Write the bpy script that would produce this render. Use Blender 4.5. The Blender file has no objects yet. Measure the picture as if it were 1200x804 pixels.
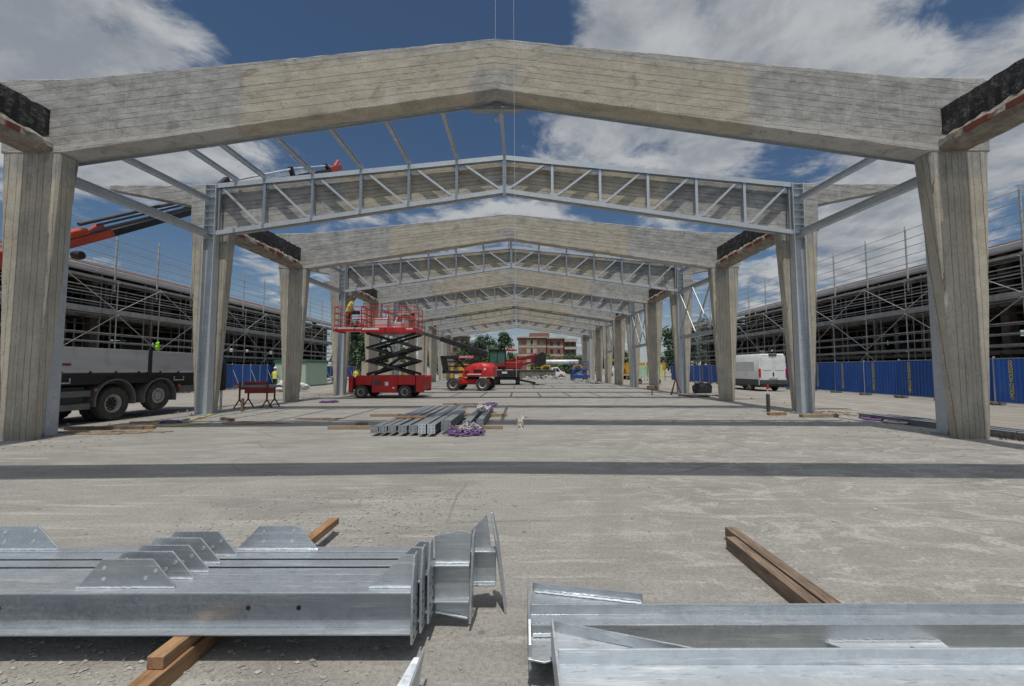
import bpy, math, random
from mathutils import Vector, Matrix
random.seed(7)
S = bpy.context.scene
COL = S.collection
R = math.radians
V = Vector

# ------------------------------------------------------------------ mesh building
class MB:
    def __init__(s): s.v = []; s.f = []; s.mi = []
    def add(s, vs, fs, mi=0):
        b = len(s.v); s.v += [tuple(p) for p in vs]
        s.f += [tuple(b + i for i in f) for f in fs]; s.mi += [mi] * len(fs)
    def hexa(s, p, mi=0):     # 8 points: bottom ring 0-3, top ring 4-7
        s.add(p, [(3, 2, 1, 0), (4, 5, 6, 7), (0, 1, 5, 4), (1, 2, 6, 5), (2, 3, 7, 6), (3, 0, 4, 7)], mi)
    def box(s, x0, x1, y0, y1, z0, z1, mi=0):
        s.hexa([(x0, y0, z0), (x1, y0, z0), (x1, y1, z0), (x0, y1, z0), (x0, y0, z1), (x1, y0, z1), (x1, y1, z1), (x0, y1, z1)], mi)
    def bar(s, a, b, w, h, up=(0, 0, 1), mi=0):
        a = V(a); b = V(b); d = (b - a).normalized(); side = d.cross(V(up))
        if side.length < 1e-5: side = d.cross(V((1, 0, 0)))
        side.normalize(); u = side.cross(d).normalized(); side *= w / 2; u *= h / 2
        s.hexa([a - side - u, a + side - u, b + side - u, b - side - u, a - side + u, a + side + u, b + side + u, b - side + u], mi)
    def ibeam(s, a, b, h, w, tw, tf, up=(0, 0, 1), mi=0):
        a = V(a); b = V(b); d = (b - a).normalized(); side = d.cross(V(up)).normalized(); u = side.cross(d).normalized()
        o = u * (h / 2 - tf / 2)
        s.bar(a + o, b + o, w, tf, u, mi); s.bar(a - o, b - o, w, tf, u, mi); s.bar(a, b, tw, h - 2 * tf, u, mi)
    def tube(s, a, b, r, n=8, r2=None, mi=0):
        s.path([a, b], r, n, r2, mi)
    def path(s, pts, r, n=8, r2=None, mi=0):
        pts = [V(p) for p in pts]; r2 = r if r2 is None else r2; rings = []; m = len(pts)
        ref = None
        for i, p in enumerate(pts):
            d = (pts[min(i + 1, m - 1)] - pts[max(i - 1, 0)]).normalized()
            if ref is None:
                ref = V((0, 0, 1)) if abs(d.z) < .9 else V((1, 0, 0))
            x = d.cross(ref); 
            if x.length < 1e-4: x = d.orthogonal()
            x.normalize(); y = x.cross(d).normalized(); ref = y
            rr = r + (r2 - r) * i / (m - 1)
            rings.append([p + x * math.cos(2 * math.pi * k / n) * rr + y * math.sin(2 * math.pi * k / n) * rr for k in range(n)])
        s.loft(rings, mi=mi)
    def loft(s, rings, cap=True, mi=0, closed=True):
        n = len(rings[0]); vs = [p for r_ in rings for p in r_]; fs = []
        for i in range(len(rings) - 1):
            for k in range(n if closed else n - 1):
                k2 = (k + 1) % n
                fs.append((i * n + k, i * n + k2, (i + 1) * n + k2, (i + 1) * n + k))
        if cap:
            fs.append(tuple(range(n - 1, -1, -1))); fs.append(tuple((len(rings) - 1) * n + k for k in range(n)))
        s.add(vs, fs, mi)
    def extr(s, pts, vec, mi=0):
        vec = V(vec); p = [V(q) for q in pts]
        s.loft([p, [q + vec for q in p]], mi=mi)
    def lathe(s, prof, c, ax, n=24, mi=0, cap=True):   # prof: (r, h) along axis
        c = V(c); ax = V(ax).normalized(); x = ax.orthogonal().normalized(); y = ax.cross(x)
        s.loft([[c + ax * h + (x * math.cos(2 * math.pi * k / n) + y * math.sin(2 * math.pi * k / n)) * r for k in range(n)] for r, h in prof], mi=mi, cap=cap)
    def blob(s, c, rx, ry, rz, n=10, m=7, jit=0, mi=0):
        rings = []
        for i in range(m + 1):
            t = math.pi * i / m; q = max(math.sin(t), .02)
            rings.append([(c[0] + rx * q * math.cos(2 * math.pi * k / n) * (1 + random.uniform(-jit, jit)), c[1] + ry * q * math.sin(2 * math.pi * k / n) * (1 + random.uniform(-jit, jit)), c[2] - rz * math.cos(t)) for k in range(n)])
        s.loft(rings, mi=mi)
    def build(s, name, mat, parent=None, loc=(0, 0, 0), smooth=False, bevel=0, seg=2):
        me = bpy.data.meshes.new(name)
        L = V(loc)
        me.from_pydata([tuple(V(p) - L) for p in s.v], [], s.f)
        for m in (mat if isinstance(mat, (list, tuple)) else [mat]): me.materials.append(m)
        if any(s.mi): me.polygons.foreach_set('material_index', s.mi)
        import bmesh
        bm = bmesh.new(); bm.from_mesh(me); bmesh.ops.recalc_face_normals(bm, faces=bm.faces); bm.to_mesh(me); bm.free()
        if smooth:
            me.polygons.foreach_set('use_smooth', [True] * len(me.polygons))
            try: me.set_sharp_from_angle(angle=R(38))
            except Exception: pass
        o = bpy.data.objects.new(name, me); COL.objects.link(o); o.location = loc
        if parent is not None: o.parent = parent
        if bevel:
            b = o.modifiers.new('edge', 'BEVEL'); b.width = bevel; b.segments = seg; b.limit_method = 'ANGLE'; b.angle_limit = R(40)
        return o

def tag(o, label=None, cat=None, group=None, kind=None):
    if label: o['label'] = label
    if cat: o['category'] = cat
    if group: o['group'] = group
    if kind: o['kind'] = kind
    return o
def empty(name, loc, rz, label, cat, group=None):
    o = bpy.data.objects.new(name, None); COL.objects.link(o); o.location = loc; o.rotation_euler = (0, 0, rz)
    o.empty_display_size = .2
    return tag(o, label, cat, group)
def tree(o, parent=None):
    c = o.copy(); COL.objects.link(c)
    if parent is not None: c.parent = parent
    for ch in list(o.children): tree(ch, c)
    return c
ORD = ['first', 'second', 'third', 'fourth', 'fifth', 'sixth', 'seventh', 'eighth', 'ninth', 'tenth', 'eleventh', 'twelfth', 'thirteenth', 'fourteenth', 'fifteenth', 'sixteenth', 'seventeenth', 'eighteenth', 'nineteenth', 'twentieth']

# ------------------------------------------------------------------ materials
class NT:
    def __init__(s, name):
        s.m = bpy.data.materials.new(name); s.m.use_nodes = True
        s.t = s.m.node_tree; s.n = s.t.nodes; s.l = s.t.links
        s.b = s.n['Principled BSDF']; s.tc = s.n.new('ShaderNodeTexCoord')
    def node(s, ty, **kw):
        n = s.n.new(ty)
        for k, v in kw.items(): setattr(n, k, v)
        return n
    def link(s, a, b): s.l.new(a, b)
    def inp(s, sock, v):
        if hasattr(v, 'is_output') or isinstance(v, bpy.types.NodeSocket): s.l.new(v, sock)
        else: sock.default_value = v
    def vec(s, scale=(1, 1, 1), out='Object', src=None):
        mp = s.n.new('ShaderNodeMapping'); s.l.new(src or s.tc.outputs[out], mp.inputs[0]); mp.inputs['Scale'].default_value = scale
        return mp.outputs[0]
    def noise(s, v, scale, detail=4, rough=.6, dist=0):
        n = s.n.new('ShaderNodeTexNoise'); s.l.new(v, n.inputs['Vector']); n.inputs['Scale'].default_value = scale
        n.inputs['Detail'].default_value = detail; n.inputs['Roughness'].default_value = rough; n.inputs['Distortion'].default_value = dist
        return n.outputs[0]
    def voro(s, v, scale, feature='F1', out='Distance', rnd=1):
        n = s.n.new('ShaderNodeTexVoronoi'); n.feature = feature; s.l.new(v, n.inputs['Vector']); n.inputs['Scale'].default_value = scale
        n.inputs['Randomness'].default_value = rnd
        return n.outputs[out]
    def math(s, op, a, b=0.0, c=None, clamp=False):
        n = s.n.new('ShaderNodeMath'); n.operation = op; n.use_clamp = clamp
        s.inp(n.inputs[0], a); s.inp(n.inputs[1], b)
        if c is not None: s.inp(n.inputs[2], c)
        return n.outputs[0]
    def ramp(s, v, a, b, lo=0.0, hi=1.0):
        n = s.n.new('ShaderNodeMapRange'); n.interpolation_type = 'SMOOTHSTEP'; s.inp(n.inputs['Value'], v)
        n.inputs['From Min'].default_value = a; n.inputs['From Max'].default_value = b
        n.inputs['To Min'].default_value = lo; n.inputs['To Max'].default_value = hi
        return n.outputs[0]
    def mix(s, f, a, b, blend='MIX'):
        n = s.n.new('ShaderNodeMix'); n.data_type = 'RGBA'; n.blend_type = blend
        s.inp(n.inputs['Factor'], f)
        s.inp(n.inputs[6], (*a, 1) if isinstance(a, tuple) and len(a) == 3 else a)
        s.inp(n.inputs[7], (*b, 1) if isinstance(b, tuple) and len(b) == 3 else b)
        return n.outputs[2]
    def bump(s, h, strength=.3, dist=.02, prev=None):
        n = s.n.new('ShaderNodeBump'); n.inputs['Strength'].default_value = strength; n.inputs['Distance'].default_value = dist
        s.inp(n.inputs['Height'], h)
        if prev is not None: s.l.new(prev, n.inputs['Normal'])
        s.l.new(n.outputs[0], s.b.inputs['Normal']); return n.outputs[0]
    def sep(s, v):
        n = s.n.new('ShaderNodeSeparateXYZ'); s.l.new(v, n.inputs[0]); return n.outputs
    def fin(s, col=None, rough=.7, metal=0.0, spec=None):
        if col is not None: s.inp(s.b.inputs['Base Color'], (*col, 1) if isinstance(col, tuple) and len(col) == 3 else col)
        s.inp(s.b.inputs['Roughness'], rough); s.inp(s.b.inputs['Metallic'], metal)
        if spec is not None: s.b.inputs['Specular IOR Level'].default_value = spec
        return s.m

def pm(name, c1, c2, scale=4, rough=.6, metal=0.0, bump=.15, bd=.01, stretch=(1, 1, 1), detail=5, rvar=.1, dirt=None, vary=0, spec=None):
    t = NT(name); v = t.vec(stretch); f = t.ramp(t.noise(v, scale, detail, .62), .3, .7)
    c = t.mix(f, c1, c2)
    if dirt:
        d = t.ramp(t.noise(t.vec((1, 1, .6)), 1.7, 6, .7), .52, .72, 0, dirt[3])
        c = t.mix(d, c, dirt[:3])
    if vary:
        oi = t.node('ShaderNodeObjectInfo'); h = t.node('ShaderNodeHueSaturation'); t.link(c, h.inputs['Color'])
        t.inp(h.inputs['Value'], t.ramp(oi.outputs['Random'], 0, 1, 1 - vary, 1 + vary)); c = h.outputs[0]
    if bump: t.bump(t.noise(v, scale * 6, 4, .6), bump, bd)
    return t.fin(c, t.ramp(f, 0, 1, rough - rvar, min(1, rough + rvar)), metal, spec)

def galv_mat(name, dark=1.0, metal=.72, rough=.38):
    t = NT(name); v = t.vec()
    sp = t.voro(v, 55, out='Color'); sx = t.sep(sp)
    big = t.ramp(t.noise(t.vec((.5, 1, 1)), 2.2, 5, .65), .3, .7)
    k = dark
    c = t.mix(t.math('MULTIPLY', sx[0], .5), (.42 * k, .465 * k, .49 * k), (.54 * k, .565 * k, .59 * k))
    c = t.mix(t.math('MULTIPLY', big, .55), c, (.36 * k, .385 * k, .415 * k))
    oi = t.node('ShaderNodeObjectInfo'); ad = t.node('ShaderNodeVectorMath', operation='ADD'); t.link(v, ad.inputs[0]); cb = t.node('ShaderNodeCombineXYZ'); t.inp(cb.inputs[0], t.math('MULTIPLY', oi.outputs['Random'], 23)); t.inp(cb.inputs[1], t.math('MULTIPLY', oi.outputs['Random'], 7)); t.link(cb.outputs[0], ad.inputs[1]); ov = ad.outputs[0]
    c = t.mix(t.ramp(t.noise(ov, 7, 6, .7, .5), .42, .68, 0, .5), c, (.33 * k, .355 * k, .385 * k))
    st = t.ramp(t.noise(t.vec((.25, 2.5, 7), src=ov), 7, 6, .75), .52, .66, 0, .65)
    c = t.mix(st, c, (.66 * k, .675 * k, .68 * k))
    sc = t.ramp(t.noise(t.vec((.6, 3, 14), src=ov), 16, 3, .6), .6, .68, 0, .55)
    c = t.mix(sc, c, (.22 * k, .23 * k, .245 * k))
    ds = t.ramp(t.noise(ov, 2.1, 5, .75), .56, .74, 0, .35); c = t.mix(ds, c, (.40, .385, .35)); metal = t.ramp(ds, 0, .35, metal, metal * .6)
    t.bump(t.math('ADD', t.noise(v, 60, 3, .6), t.math('MULTIPLY', sx[2], .9)), .10, .003)
    return t.fin(c, t.ramp(t.math('MULTIPLY_ADD', sx[1], .35, t.math('MULTIPLY', big, .65)), 0, 1, rough - .08, rough + .12), metal)

def concrete_mat(name, mode):
    """board-marked cast concrete: 'beam' boards follow the pitched rafter, 'column' boards stand upright"""
    t = NT(name); o = t.tc.outputs['Object']; x, y, z = t.sep(o)[:3]
    oi = t.node('ShaderNodeObjectInfo'); rnd = oi.outputs['Random']
    shift = t.node('ShaderNodeVectorMath', operation='ADD'); t.link(o, shift.inputs[0])
    cmb = t.node('ShaderNodeCombineXYZ'); t.inp(cmb.inputs[0], t.math('MULTIPLY', rnd, 37.0)); t.inp(cmb.inputs[2], t.math('MULTIPLY', rnd, 11.0)); t.link(cmb.outputs[0], shift.inputs[1])
    ov = shift.outputs[0]
    ax = t.math('ABSOLUTE', x)
    wob = t.math('MULTIPLY', t.math('SUBTRACT', t.noise(t.vec((.8, 1, 1), src=ov), 1.5, 3), .5), .05)
    if mode == 'beam':
        u = t.math('ADD', t.math('MULTIPLY_ADD', ax, .125, z), wob); bw = .165; along = x
    else:
        u = t.math('ADD', x, t.math('ADD', t.math('MULTIPLY', y, .8), wob)); bw = .125; along = z
    u = t.math('ADD', u, t.math('ADD', t.math('MULTIPLY', t.math('SINE', t.math('MULTIPLY', u, 9.1)), .034), t.math('MULTIPLY', t.math('SINE', t.math('MULTIPLY', u, 23.7)), .012)))
    q = t.math('DIVIDE', u, bw); fl = t.math('FLOOR', q); fr = t.math('FRACT', q)
    edge = t.math('ABSOLUTE', t.math('SUBTRACT', fr, .5))
    line = t.ramp(edge, .462, .497)                       # the joint between two boards
    geo = t.node('ShaderNodeNewGeometry'); nz = t.math('ABSOLUTE', t.sep(geo.outputs['Normal'])[2]); line = t.math('MULTIPLY', line, t.ramp(nz, .3, .6, 1, 0))
    # each board has its own tone, broken along its length
    wn = t.node('ShaderNodeTexWhiteNoise', noise_dimensions='2D')
    cv = t.node('ShaderNodeCombineXYZ'); t.inp(cv.inputs[0], fl); t.inp(cv.inputs[1], t.math('FLOOR', t.math('MULTIPLY', t.math('ADD', along, t.math('MULTIPLY', fl, 1.37)), .23))); t.link(cv.outputs[0], wn.inputs['Vector'])
    tone = wn.outputs['Value']
    lstr = t.ramp(t.noise(t.vec((.9, 1, 3.2) if mode == 'beam' else (2.5, 1, .4), src=ov), 1.7, 7, .8), .47, .6)
    n1 = t.noise(t.vec((.6, 1, 1.3) if mode == 'beam' else (1.3, 1.3, .55), src=ov), 3.2, 8, .74)
    n2 = t.noise(t.vec(src=ov), .55, 4, .6); n3 = t.noise(t.vec(src=ov), 26, 3, .65)
    beige = t.mix(t.ramp(n1, .32, .68), (.38, .342, .272), (.52, .478, .39))
    grey = t.mix(t.ramp(n1, .28, .7), (.235, .234, .225), (.48, .477, .46))
    if mode == 'beam':
        g = t.ramp(t.math('MULTIPLY_ADD', t.math('SUBTRACT', n1, .5), .5, ax), 5.55, 5.8)
        apex = t.math('MULTIPLY', t.ramp(t.math('MULTIPLY_ADD', t.math('SUBTRACT', n2, .5), 1.2, ax), .25, .6, 1, 0), t.ramp(t.math('ADD', z, t.math('MULTIPLY', n1, .2)), 8.25, 8.45, 1, 0))
        topb = t.ramp(t.math('ADD', t.math('MULTIPLY_ADD', ax, .1, z), t.math('MULTIPLY', n2, .35)), 8.93, 9.02)
        g = t.math('MAXIMUM', t.math('MAXIMUM', g, t.math('MULTIPLY', apex, .9)), t.math('MULTIPLY', topb, .8))
        c = t.mix(g, beige, grey)
        # pale runs and pale lime along the lower edge of the haunches
        runs = t.math('MULTIPLY', t.ramp(t.noise(t.vec((2.4, 1, .22), src=ov), 1.6, 5, .7), .54, .7), t.ramp(ax, 5.6, 6.2, 0, .55))
        c = t.mix(runs, c, (.52, .52, .50))
        low = t.math('MULTIPLY', t.ramp(t.math('MULTIPLY_ADD', ax, .15, t.math('MULTIPLY_ADD', n1, -.35, z)), 7.72, 7.84, 1, 0), t.ramp(ax, 5.7, 6.0, 0, .8))
        c = t.mix(low, c, (.50, .495, .475))
    else:
        c = t.mix(t.ramp(n2, .45, .65, 0, .5), t.mix(.25, beige, (.58, .53, .44)), (.33, .305, .26))
        foot = t.ramp(t.math('MULTIPLY_ADD', n1, .9, z), .25, 1.5, .55, 0)
        c = t.mix(foot, c, (.20, .185, .155))
        hd = t.ramp(t.math('MULTIPLY_ADD', n1, -.6, z), 5.2, 5.7, 0, .8)
        c = t.mix(hd, c, grey)
    hv = t.node('ShaderNodeHueSaturation'); t.link(c, hv.inputs['Color']); t.inp(hv.inputs['Value'], t.ramp(tone, 0, 1, .95, 1.05)); c = hv.outputs[0]
    c = t.mix(t.math('MULTIPLY', t.ramp(t.noise(t.vec((.6, 1, 1) if mode == 'beam' else (1, 1, .35), src=ov), 1.7, 6, .72), .5, .68), .55 if mode == 'beam' else .35), c, (.26, .252, .23))
    c = t.mix(t.math('MULTIPLY', line, t.math('MULTIPLY', lstr, .85 if mode == 'beam' else .38)), c, (.06, .055, .048))
    mt = t.noise(t.vec((.8, 1, 1.2) if mode == 'beam' else (1, 1, .7), src=ov), 2.4, 9, .8, .8)
    k_ = 1.0 if mode == 'beam' else .55
    c = t.mix(t.ramp(mt, .54, .64, 0, .5 * k_), c, (.56, .55, .515)); c = t.mix(t.ramp(mt, .36, .46, .55 * k_, 0), c, (.165, .158, .14))
    pit = t.math('MULTIPLY', t.ramp(t.voro(t.vec((1, 1, 1), src=ov), 9), .05, .11, 1, 0), t.ramp(n1, .45, .6))
    c = t.mix(t.math('MULTIPLY', pit, .8), c, (.08, .075, .07))
    c = t.mix(t.ramp(n3, .45, .75, 0, .3), c, (.15, .145, .13)); c = t.mix(t.ramp(t.noise(t.vec(src=ov), 11, 5, .75), .55, .72, 0, .3), c, (.52, .51, .48))
    h = t.math('ADD', t.math('MULTIPLY', n3, .35), t.math('ADD', t.math('MULTIPLY', tone, .35), t.math('MULTIPLY_ADD', line, -1.1, t.math('MULTIPLY_ADD', pit, -1.2, t.math('MULTIPLY', n1, .6)))))
    t.bump(h, 1.0, .028)
    return t.fin(c, .9, 0, .25)

def slab_mat():
    t = NT('slab_concrete'); o = t.tc.outputs['Object']; x, y, z = t.sep(o)[:3]
    big = t.noise(t.vec((.6, 1, 1)), .22, 5, .6); mid = t.noise(t.vec((.55, 1.3, 1)), 1.1, 7, .68, .6)
    fine = t.noise(t.vec(), 34, 4, .7); grit = t.noise(t.vec(), 120, 2, .6)
    strk = t.noise(t.vec((.12, 1.4, 1)), 4.5, 6, .7, .3)
    diag = t.node('ShaderNodeMapping'); t.link(o, diag.inputs[0]); diag.inputs['Rotation'].default_value = (0, 0, .6); diag.inputs['Scale'].default_value = (.16, 1.6, 1)
    strk2 = t.noise(diag.outputs[0], 3.2, 6, .72, .4)
    c = t.mix(t.ramp(mid, .3, .7), (.20, .191, .175), (.335, .323, .297))
    c = t.mix(t.ramp(big, .38, .62, 0, .6), c, (.272, .26, .236))
    c = t.mix(t.ramp(strk, .52, .68, 0, .65), c, (.45, .44, .405))
    c = t.mix(t.ramp(strk2, .56, .72, 0, .5), c, (.46, .45, .42))
    c = t.mix(t.ramp(strk2, .25, .4, .45, 0), c, (.20, .185, .165))
    wear = t.math('MULTIPLY', t.ramp(t.noise(t.vec((.8, 1.2, 1)), 2.6, 8, .78, 1.0), .5, .6), t.ramp(x, .3, 3.0, .15, .7))
    c = t.mix(wear, c, (.44, .43, .40))
    c = t.mix(t.ramp(fine, .4, .72, 0, .7), c, (.15, .142, .128))
    c = t.mix(t.ramp(grit, .56, .72, 0, .75), c, (.50, .49, .46))
    spots = t.math('MULTIPLY', t.ramp(t.voro(t.vec(), 2.3), .03, .09, 1, 0), .6)
    c = t.mix(spots, c, (.09, .085, .08))
    stain = t.ramp(t.noise(t.vec(), .8, 5, .7), .6, .72, 0, .35)
    c = t.mix(stain, c, (.20, .18, .155))
    wn_ = t.noise(t.vec(), .5, 3)
    for cx, cy, rr in ((-14, 26, 18.2), (-14, 26, 20.1), (30, -2, 27.4), (30, -2, 29.4)):
        rad = t.math('SQRT', t.math('ADD', t.math('POWER', t.math('SUBTRACT', x, cx), 2.0), t.math('POWER', t.math('SUBTRACT', y, cy), 2.0)))
        dd = t.math('ABSOLUTE', t.math('SUBTRACT', t.math('MULTIPLY_ADD', wn_, .25, rad), rr))
        c = t.mix(t.math('MULTIPLY', t.ramp(dd, .09, .17, .3, 0), t.ramp(mid, .4, .6)), c, (.17, .16, .145))
    cr = t.node('ShaderNodeMix', data_type='VECTOR'); cr.inputs[0].default_value = .12; t.link(o, cr.inputs[4]); nn = t.node('ShaderNodeTexNoise'); t.link(o, nn.inputs[0]); nn.inputs['Scale'].default_value = 1.3; t.link(nn.outputs['Color'], cr.inputs[5])
    crack = t.math('MULTIPLY', t.ramp(t.voro(cr.outputs[1], .45, 'DISTANCE_TO_EDGE'), .002, .008, 1, 0), t.ramp(t.noise(t.vec(), .35, 3), .45, .6, 0, .45))
    c = t.mix(crack, c, (.10, .095, .085))
    h = t.math('ADD', t.math('MULTIPLY', fine, .6), t.math('ADD', t.math('MULTIPLY', grit, .3), t.math('MULTIPLY', strk, .5)))
    t.bump(h, .55, .012)
    return t.fin(c, .88, 0, .3)

def yard_mat():
    t = NT('yard_dust'); 
    big = t.noise(t.vec(), .12, 6, .65); mid = t.noise(t.vec(), 1.3, 7, .7); fine = t.noise(t.vec(), 28, 4, .7)
    c = t.mix(t.ramp(mid, .3, .7), (.235, .222, .20), (.34, .325, .295))
    c = t.mix(t.ramp(big, .45, .6, 0, .6), c, (.26, .225, .19))
    c = t.mix(t.ramp(t.noise(t.vec((1, .08, 1)), .9, 5, .6), .5, .66, 0, .45), c, (.40, .385, .355))
    c = t.mix(t.ramp(fine, .42, .75, 0, .5), c, (.15, .14, .125))
    t.bump(t.math('ADD', mid, t.math('MULTIPLY', fine, .5)), .6, .03)
    return t.fin(c, .92, 0, .25)

def wood_mat(name, c1, c2, rough=.75):
    t = NT(name); v = t.vec((9, .8, 9)); oi = t.node('ShaderNodeObjectInfo')
    ad = t.node('ShaderNodeVectorMath', operation='ADD'); t.link(v, ad.inputs[0]); cb = t.node('ShaderNodeCombineXYZ'); t.inp(cb.inputs[0], t.math('MULTIPLY', oi.outputs['Random'], 40)); t.link(cb.outputs[0], ad.inputs[1])
    g = t.noise(ad.outputs[0], 2.6, 6, .7, 1.2)
    c = t.mix(t.ramp(g, .3, .7), c1, c2)
    c = t.mix(t.ramp(t.noise(t.vec(), 3, 5, .7), .5, .7, 0, .5), c, tuple(q * .45 for q in c1))
    c = t.mix(t.ramp(t.voro(t.vec((1, .4, 1)), 7), .03, .09, .6, 0), c, (.05, .03, .02))
    t.bump(g, .4, .008)
    return t.fin(c, rough)

def tar_mat():
    t = NT('tar_coating'); v = t.vec((1, .7, 1))
    n = t.noise(v, 3.2, 8, .75, .6); n2 = t.noise(v, 13, 5, .7)
    c = t.mix(t.ramp(n, .45, .7), (.012, .012, .013), (.055, .055, .056))
    c = t.mix(t.ramp(n2, .5, .68, 0, .85), c, (.17, .168, .165))
    t.bump(t.math('ADD', n, n2), .9, .05)
    return t.fin(c, .62)

def ledge_mat():
    t = NT('broken_concrete'); n = t.noise(t.vec(), 4, 8, .75); n2 = t.noise(t.vec(), 18, 5, .7)
    c = t.mix(t.ramp(n, .35, .65), (.22, .195, .16), (.42, .39, .335))
    c = t.mix(t.ramp(t.noise(t.vec((1, .5, 1)), 2.2, 5, .7), .52, .64, 0, .6), c, (.25, .12, .075))
    c = t.mix(t.ramp(n2, .5, .75, 0, .5), c, (.13, .12, .10))
    t.bump(t.math('ADD', n, n2), .9, .05)
    return t.fin(c, .92)

M = {}
M['beam'] = concrete_mat('board_concrete', 'beam'); M['column'] = concrete_mat('column_concrete', 'column')
M['slab'] = slab_mat(); M['yard'] = yard_mat(); M['tar'] = tar_mat(); M['ledge'] = ledge_mat()
M['galv'] = galv_mat('galvanised_steel'); M['galvt'] = galv_mat('pale_galvanised', 1.22, .35, .42); M['galv2'] = galv_mat('dull_galvanised', .82, .6, .5); M['galv3'] = galv_mat('bright_galvanised', 1.3, .42, .34); M['galvf'] = galv_mat('new_galvanised', 1.16, .62, .29)
M['scaf'] = pm('scaffold_tube', (.36, .35, .33), (.52, .51, .49), 6, .55, .2, .1, dirt=(.16, .13, .10, .6))
M['deck'] = pm('scaffold_deck', (.25, .25, .245), (.40, .395, .385), 3, .65, .3, .2, dirt=(.14, .12, .10, .7))
M['red'] = pm('red_paint', (.46, .018, .022), (.55, .025, .028), 3, .38, 0, .03, dirt=(.21, .06, .05, .65))
M['darkred'] = pm('dark_red_paint', (.24, .016, .018), (.31, .022, .024), 3, .45, 0, .03, dirt=(.13, .04, .035, .6))
M['orange'] = pm('orange_paint', (.42, .05, .028), (.50, .07, .036), 3, .42, 0, .03, dirt=(.25, .06, .03, .4))
M['blue'] = pm('blue_sheet', (.018, .085, .33), (.028, .115, .42), 1.2, .42, 0, .03, stretch=(1, 1, .4), dirt=(.09, .14, .26, .6), vary=.2)
M['blue2'] = pm('blue_paint', (.015, .06, .27), (.02, .075, .32), 3, .4, 0, .03)
M['yellow'] = pm('yellow_paint', (.50, .27, .025), (.58, .33, .03), 3, .42, 0, .03, dirt=(.28, .17, .05, .5))
M['letter'] = pm('yellow_lettering', (.70, .52, .03), (.76, .58, .05), 9, .5, 0, 0)
M['white'] = pm('white_paint', (.66, .67, .68), (.74, .75, .76), 2, .35, 0, .02, dirt=(.42, .40, .37, .35))
M['board'] = pm('grey_alloy_board', (.52, .525, .53), (.62, .625, .63), 2, .45, .15, .05, stretch=(1, .3, 2), dirt=(.28, .26, .23, .5))
M['black'] = pm('black_steel', (.014, .014, .015), (.028, .028, .03), 5, .5, 0, .05)
M['dark'] = pm('dark_grey_plastic', (.045, .047, .05), (.075, .077, .08), 5, .6, 0, .08)
M['mud'] = pm('mudguard_grey', (.12, .12, .122), (.18, .18, .18), 4, .6, 0, .08, dirt=(.22, .20, .17, .5))
M['tyre'] = pm('tyre_rubber', (.032, .031, .03), (.075, .07, .064), 5, .85, 0, .3, .01, dirt=(.17, .155, .135, .6))
M['rim'] = pm('rim_paint', (.34, .335, .325), (.48, .475, .46), 6, .5, .2, .08, dirt=(.15, .13, .11, .6))
M['glass'] = pm('dark_glass', (.012, .018, .02), (.02, .028, .03), 2, .08, 0, 0, rvar=.03)
M['glassg'] = pm('green_cab_glass', (.05, .11, .09), (.07, .15, .12), 2, .1, 0, 0, rvar=.03)
M['redlamp'] = pm('red_lens', (.45, .01, .012), (.55, .015, .015), 9, .2, 0, 0)
M['orlamp'] = pm('amber_lens', (.65, .12, .02), (.72, .15, .02), 9, .25, 0, 0)
M['wood'] = wood_mat('orange_timber', (.20, .105, .05), (.42, .255, .135)); M['wood2'] = wood_mat('brown_timber', (.10, .07, .048), (.27, .195, .14)); M['wood3'] = wood_mat('old_plank', (.24, .18, .12), (.37, .29, .20))
M['brick'] = pm('brick_red', (.17, .05, .038), (.27, .085, .06), 8, .85, 0, .6, .02)
M['rust'] = pm('rusted_steel', (.085, .035, .02), (.16, .07, .04), 9, .85, .1, .3)
M['rustred'] = pm('red_oxide', (.22, .03, .025), (.30, .045, .035), 6, .7, 0, .2)
M['green'] = pm('pale_green_cabin', (.36, .50, .38), (.42, .56, .44), 2, .5, 0, .05, dirt=(.28, .36, .28, .4)); M['greend'] = pm('dark_green_trim', (.02, .14, .085), (.03, .17, .10), 3, .5, 0, .05)
M['lime'] = pm('lime_paint', (.42, .62, .16), (.48, .68, .2), 3, .5, 0, .05)
M['hiy'] = pm('hi_vis_yellow', (.62, .70, .05), (.72, .78, .08), 8, .8, 0, .4, .01); M['hig'] = pm('hi_vis_green', (.35, .72, .03), (.42, .8, .05), 8, .8, 0, .4, .01)
M['oxt'] = pm('dull_yellow_shirt', (.55, .42, .08), (.62, .5, .1), 8, .85, 0, .3, .01)
M['navy'] = pm('dark_trousers', (.018, .02, .026), (.035, .037, .045), 8, .9, 0, .4, .01); M['skin'] = pm('skin', (.42, .25, .17), (.5, .31, .22), 6, .6, 0, .05)
M['hat'] = pm('white_helmet', (.7, .7, .69), (.76, .76, .75), 5, .35, 0, 0); M['hatd'] = pm('dark_helmet', (.04, .035, .03), (.06, .05, .045), 5, .4, 0, 0); M['haty'] = pm('yellow_helmet', (.65, .48, .05), (.72, .55, .07), 5, .4, 0, 0)
M['purple'] = pm('purple_strap', (.10, .05, .16), (.20, .12, .27), 12, .85, 0, .4, .01); M['wstrap'] = pm('off_white_strap', (.42, .38, .36), (.56, .52, .5), 12, .9, 0, .4, .01); M['ystrap'] = pm('yellow_strap', (.55, .44, .04), (.65, .55, .08), 12, .85, 0, .3)
M['straw'] = pm('beige_twine', (.42, .36, .25), (.55, .48, .35), 30, .9, 0, .6, .01); M['cord'] = pm('pale_cord', (.55, .56, .57), (.66, .67, .68), 10, .8, 0, 0)
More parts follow.
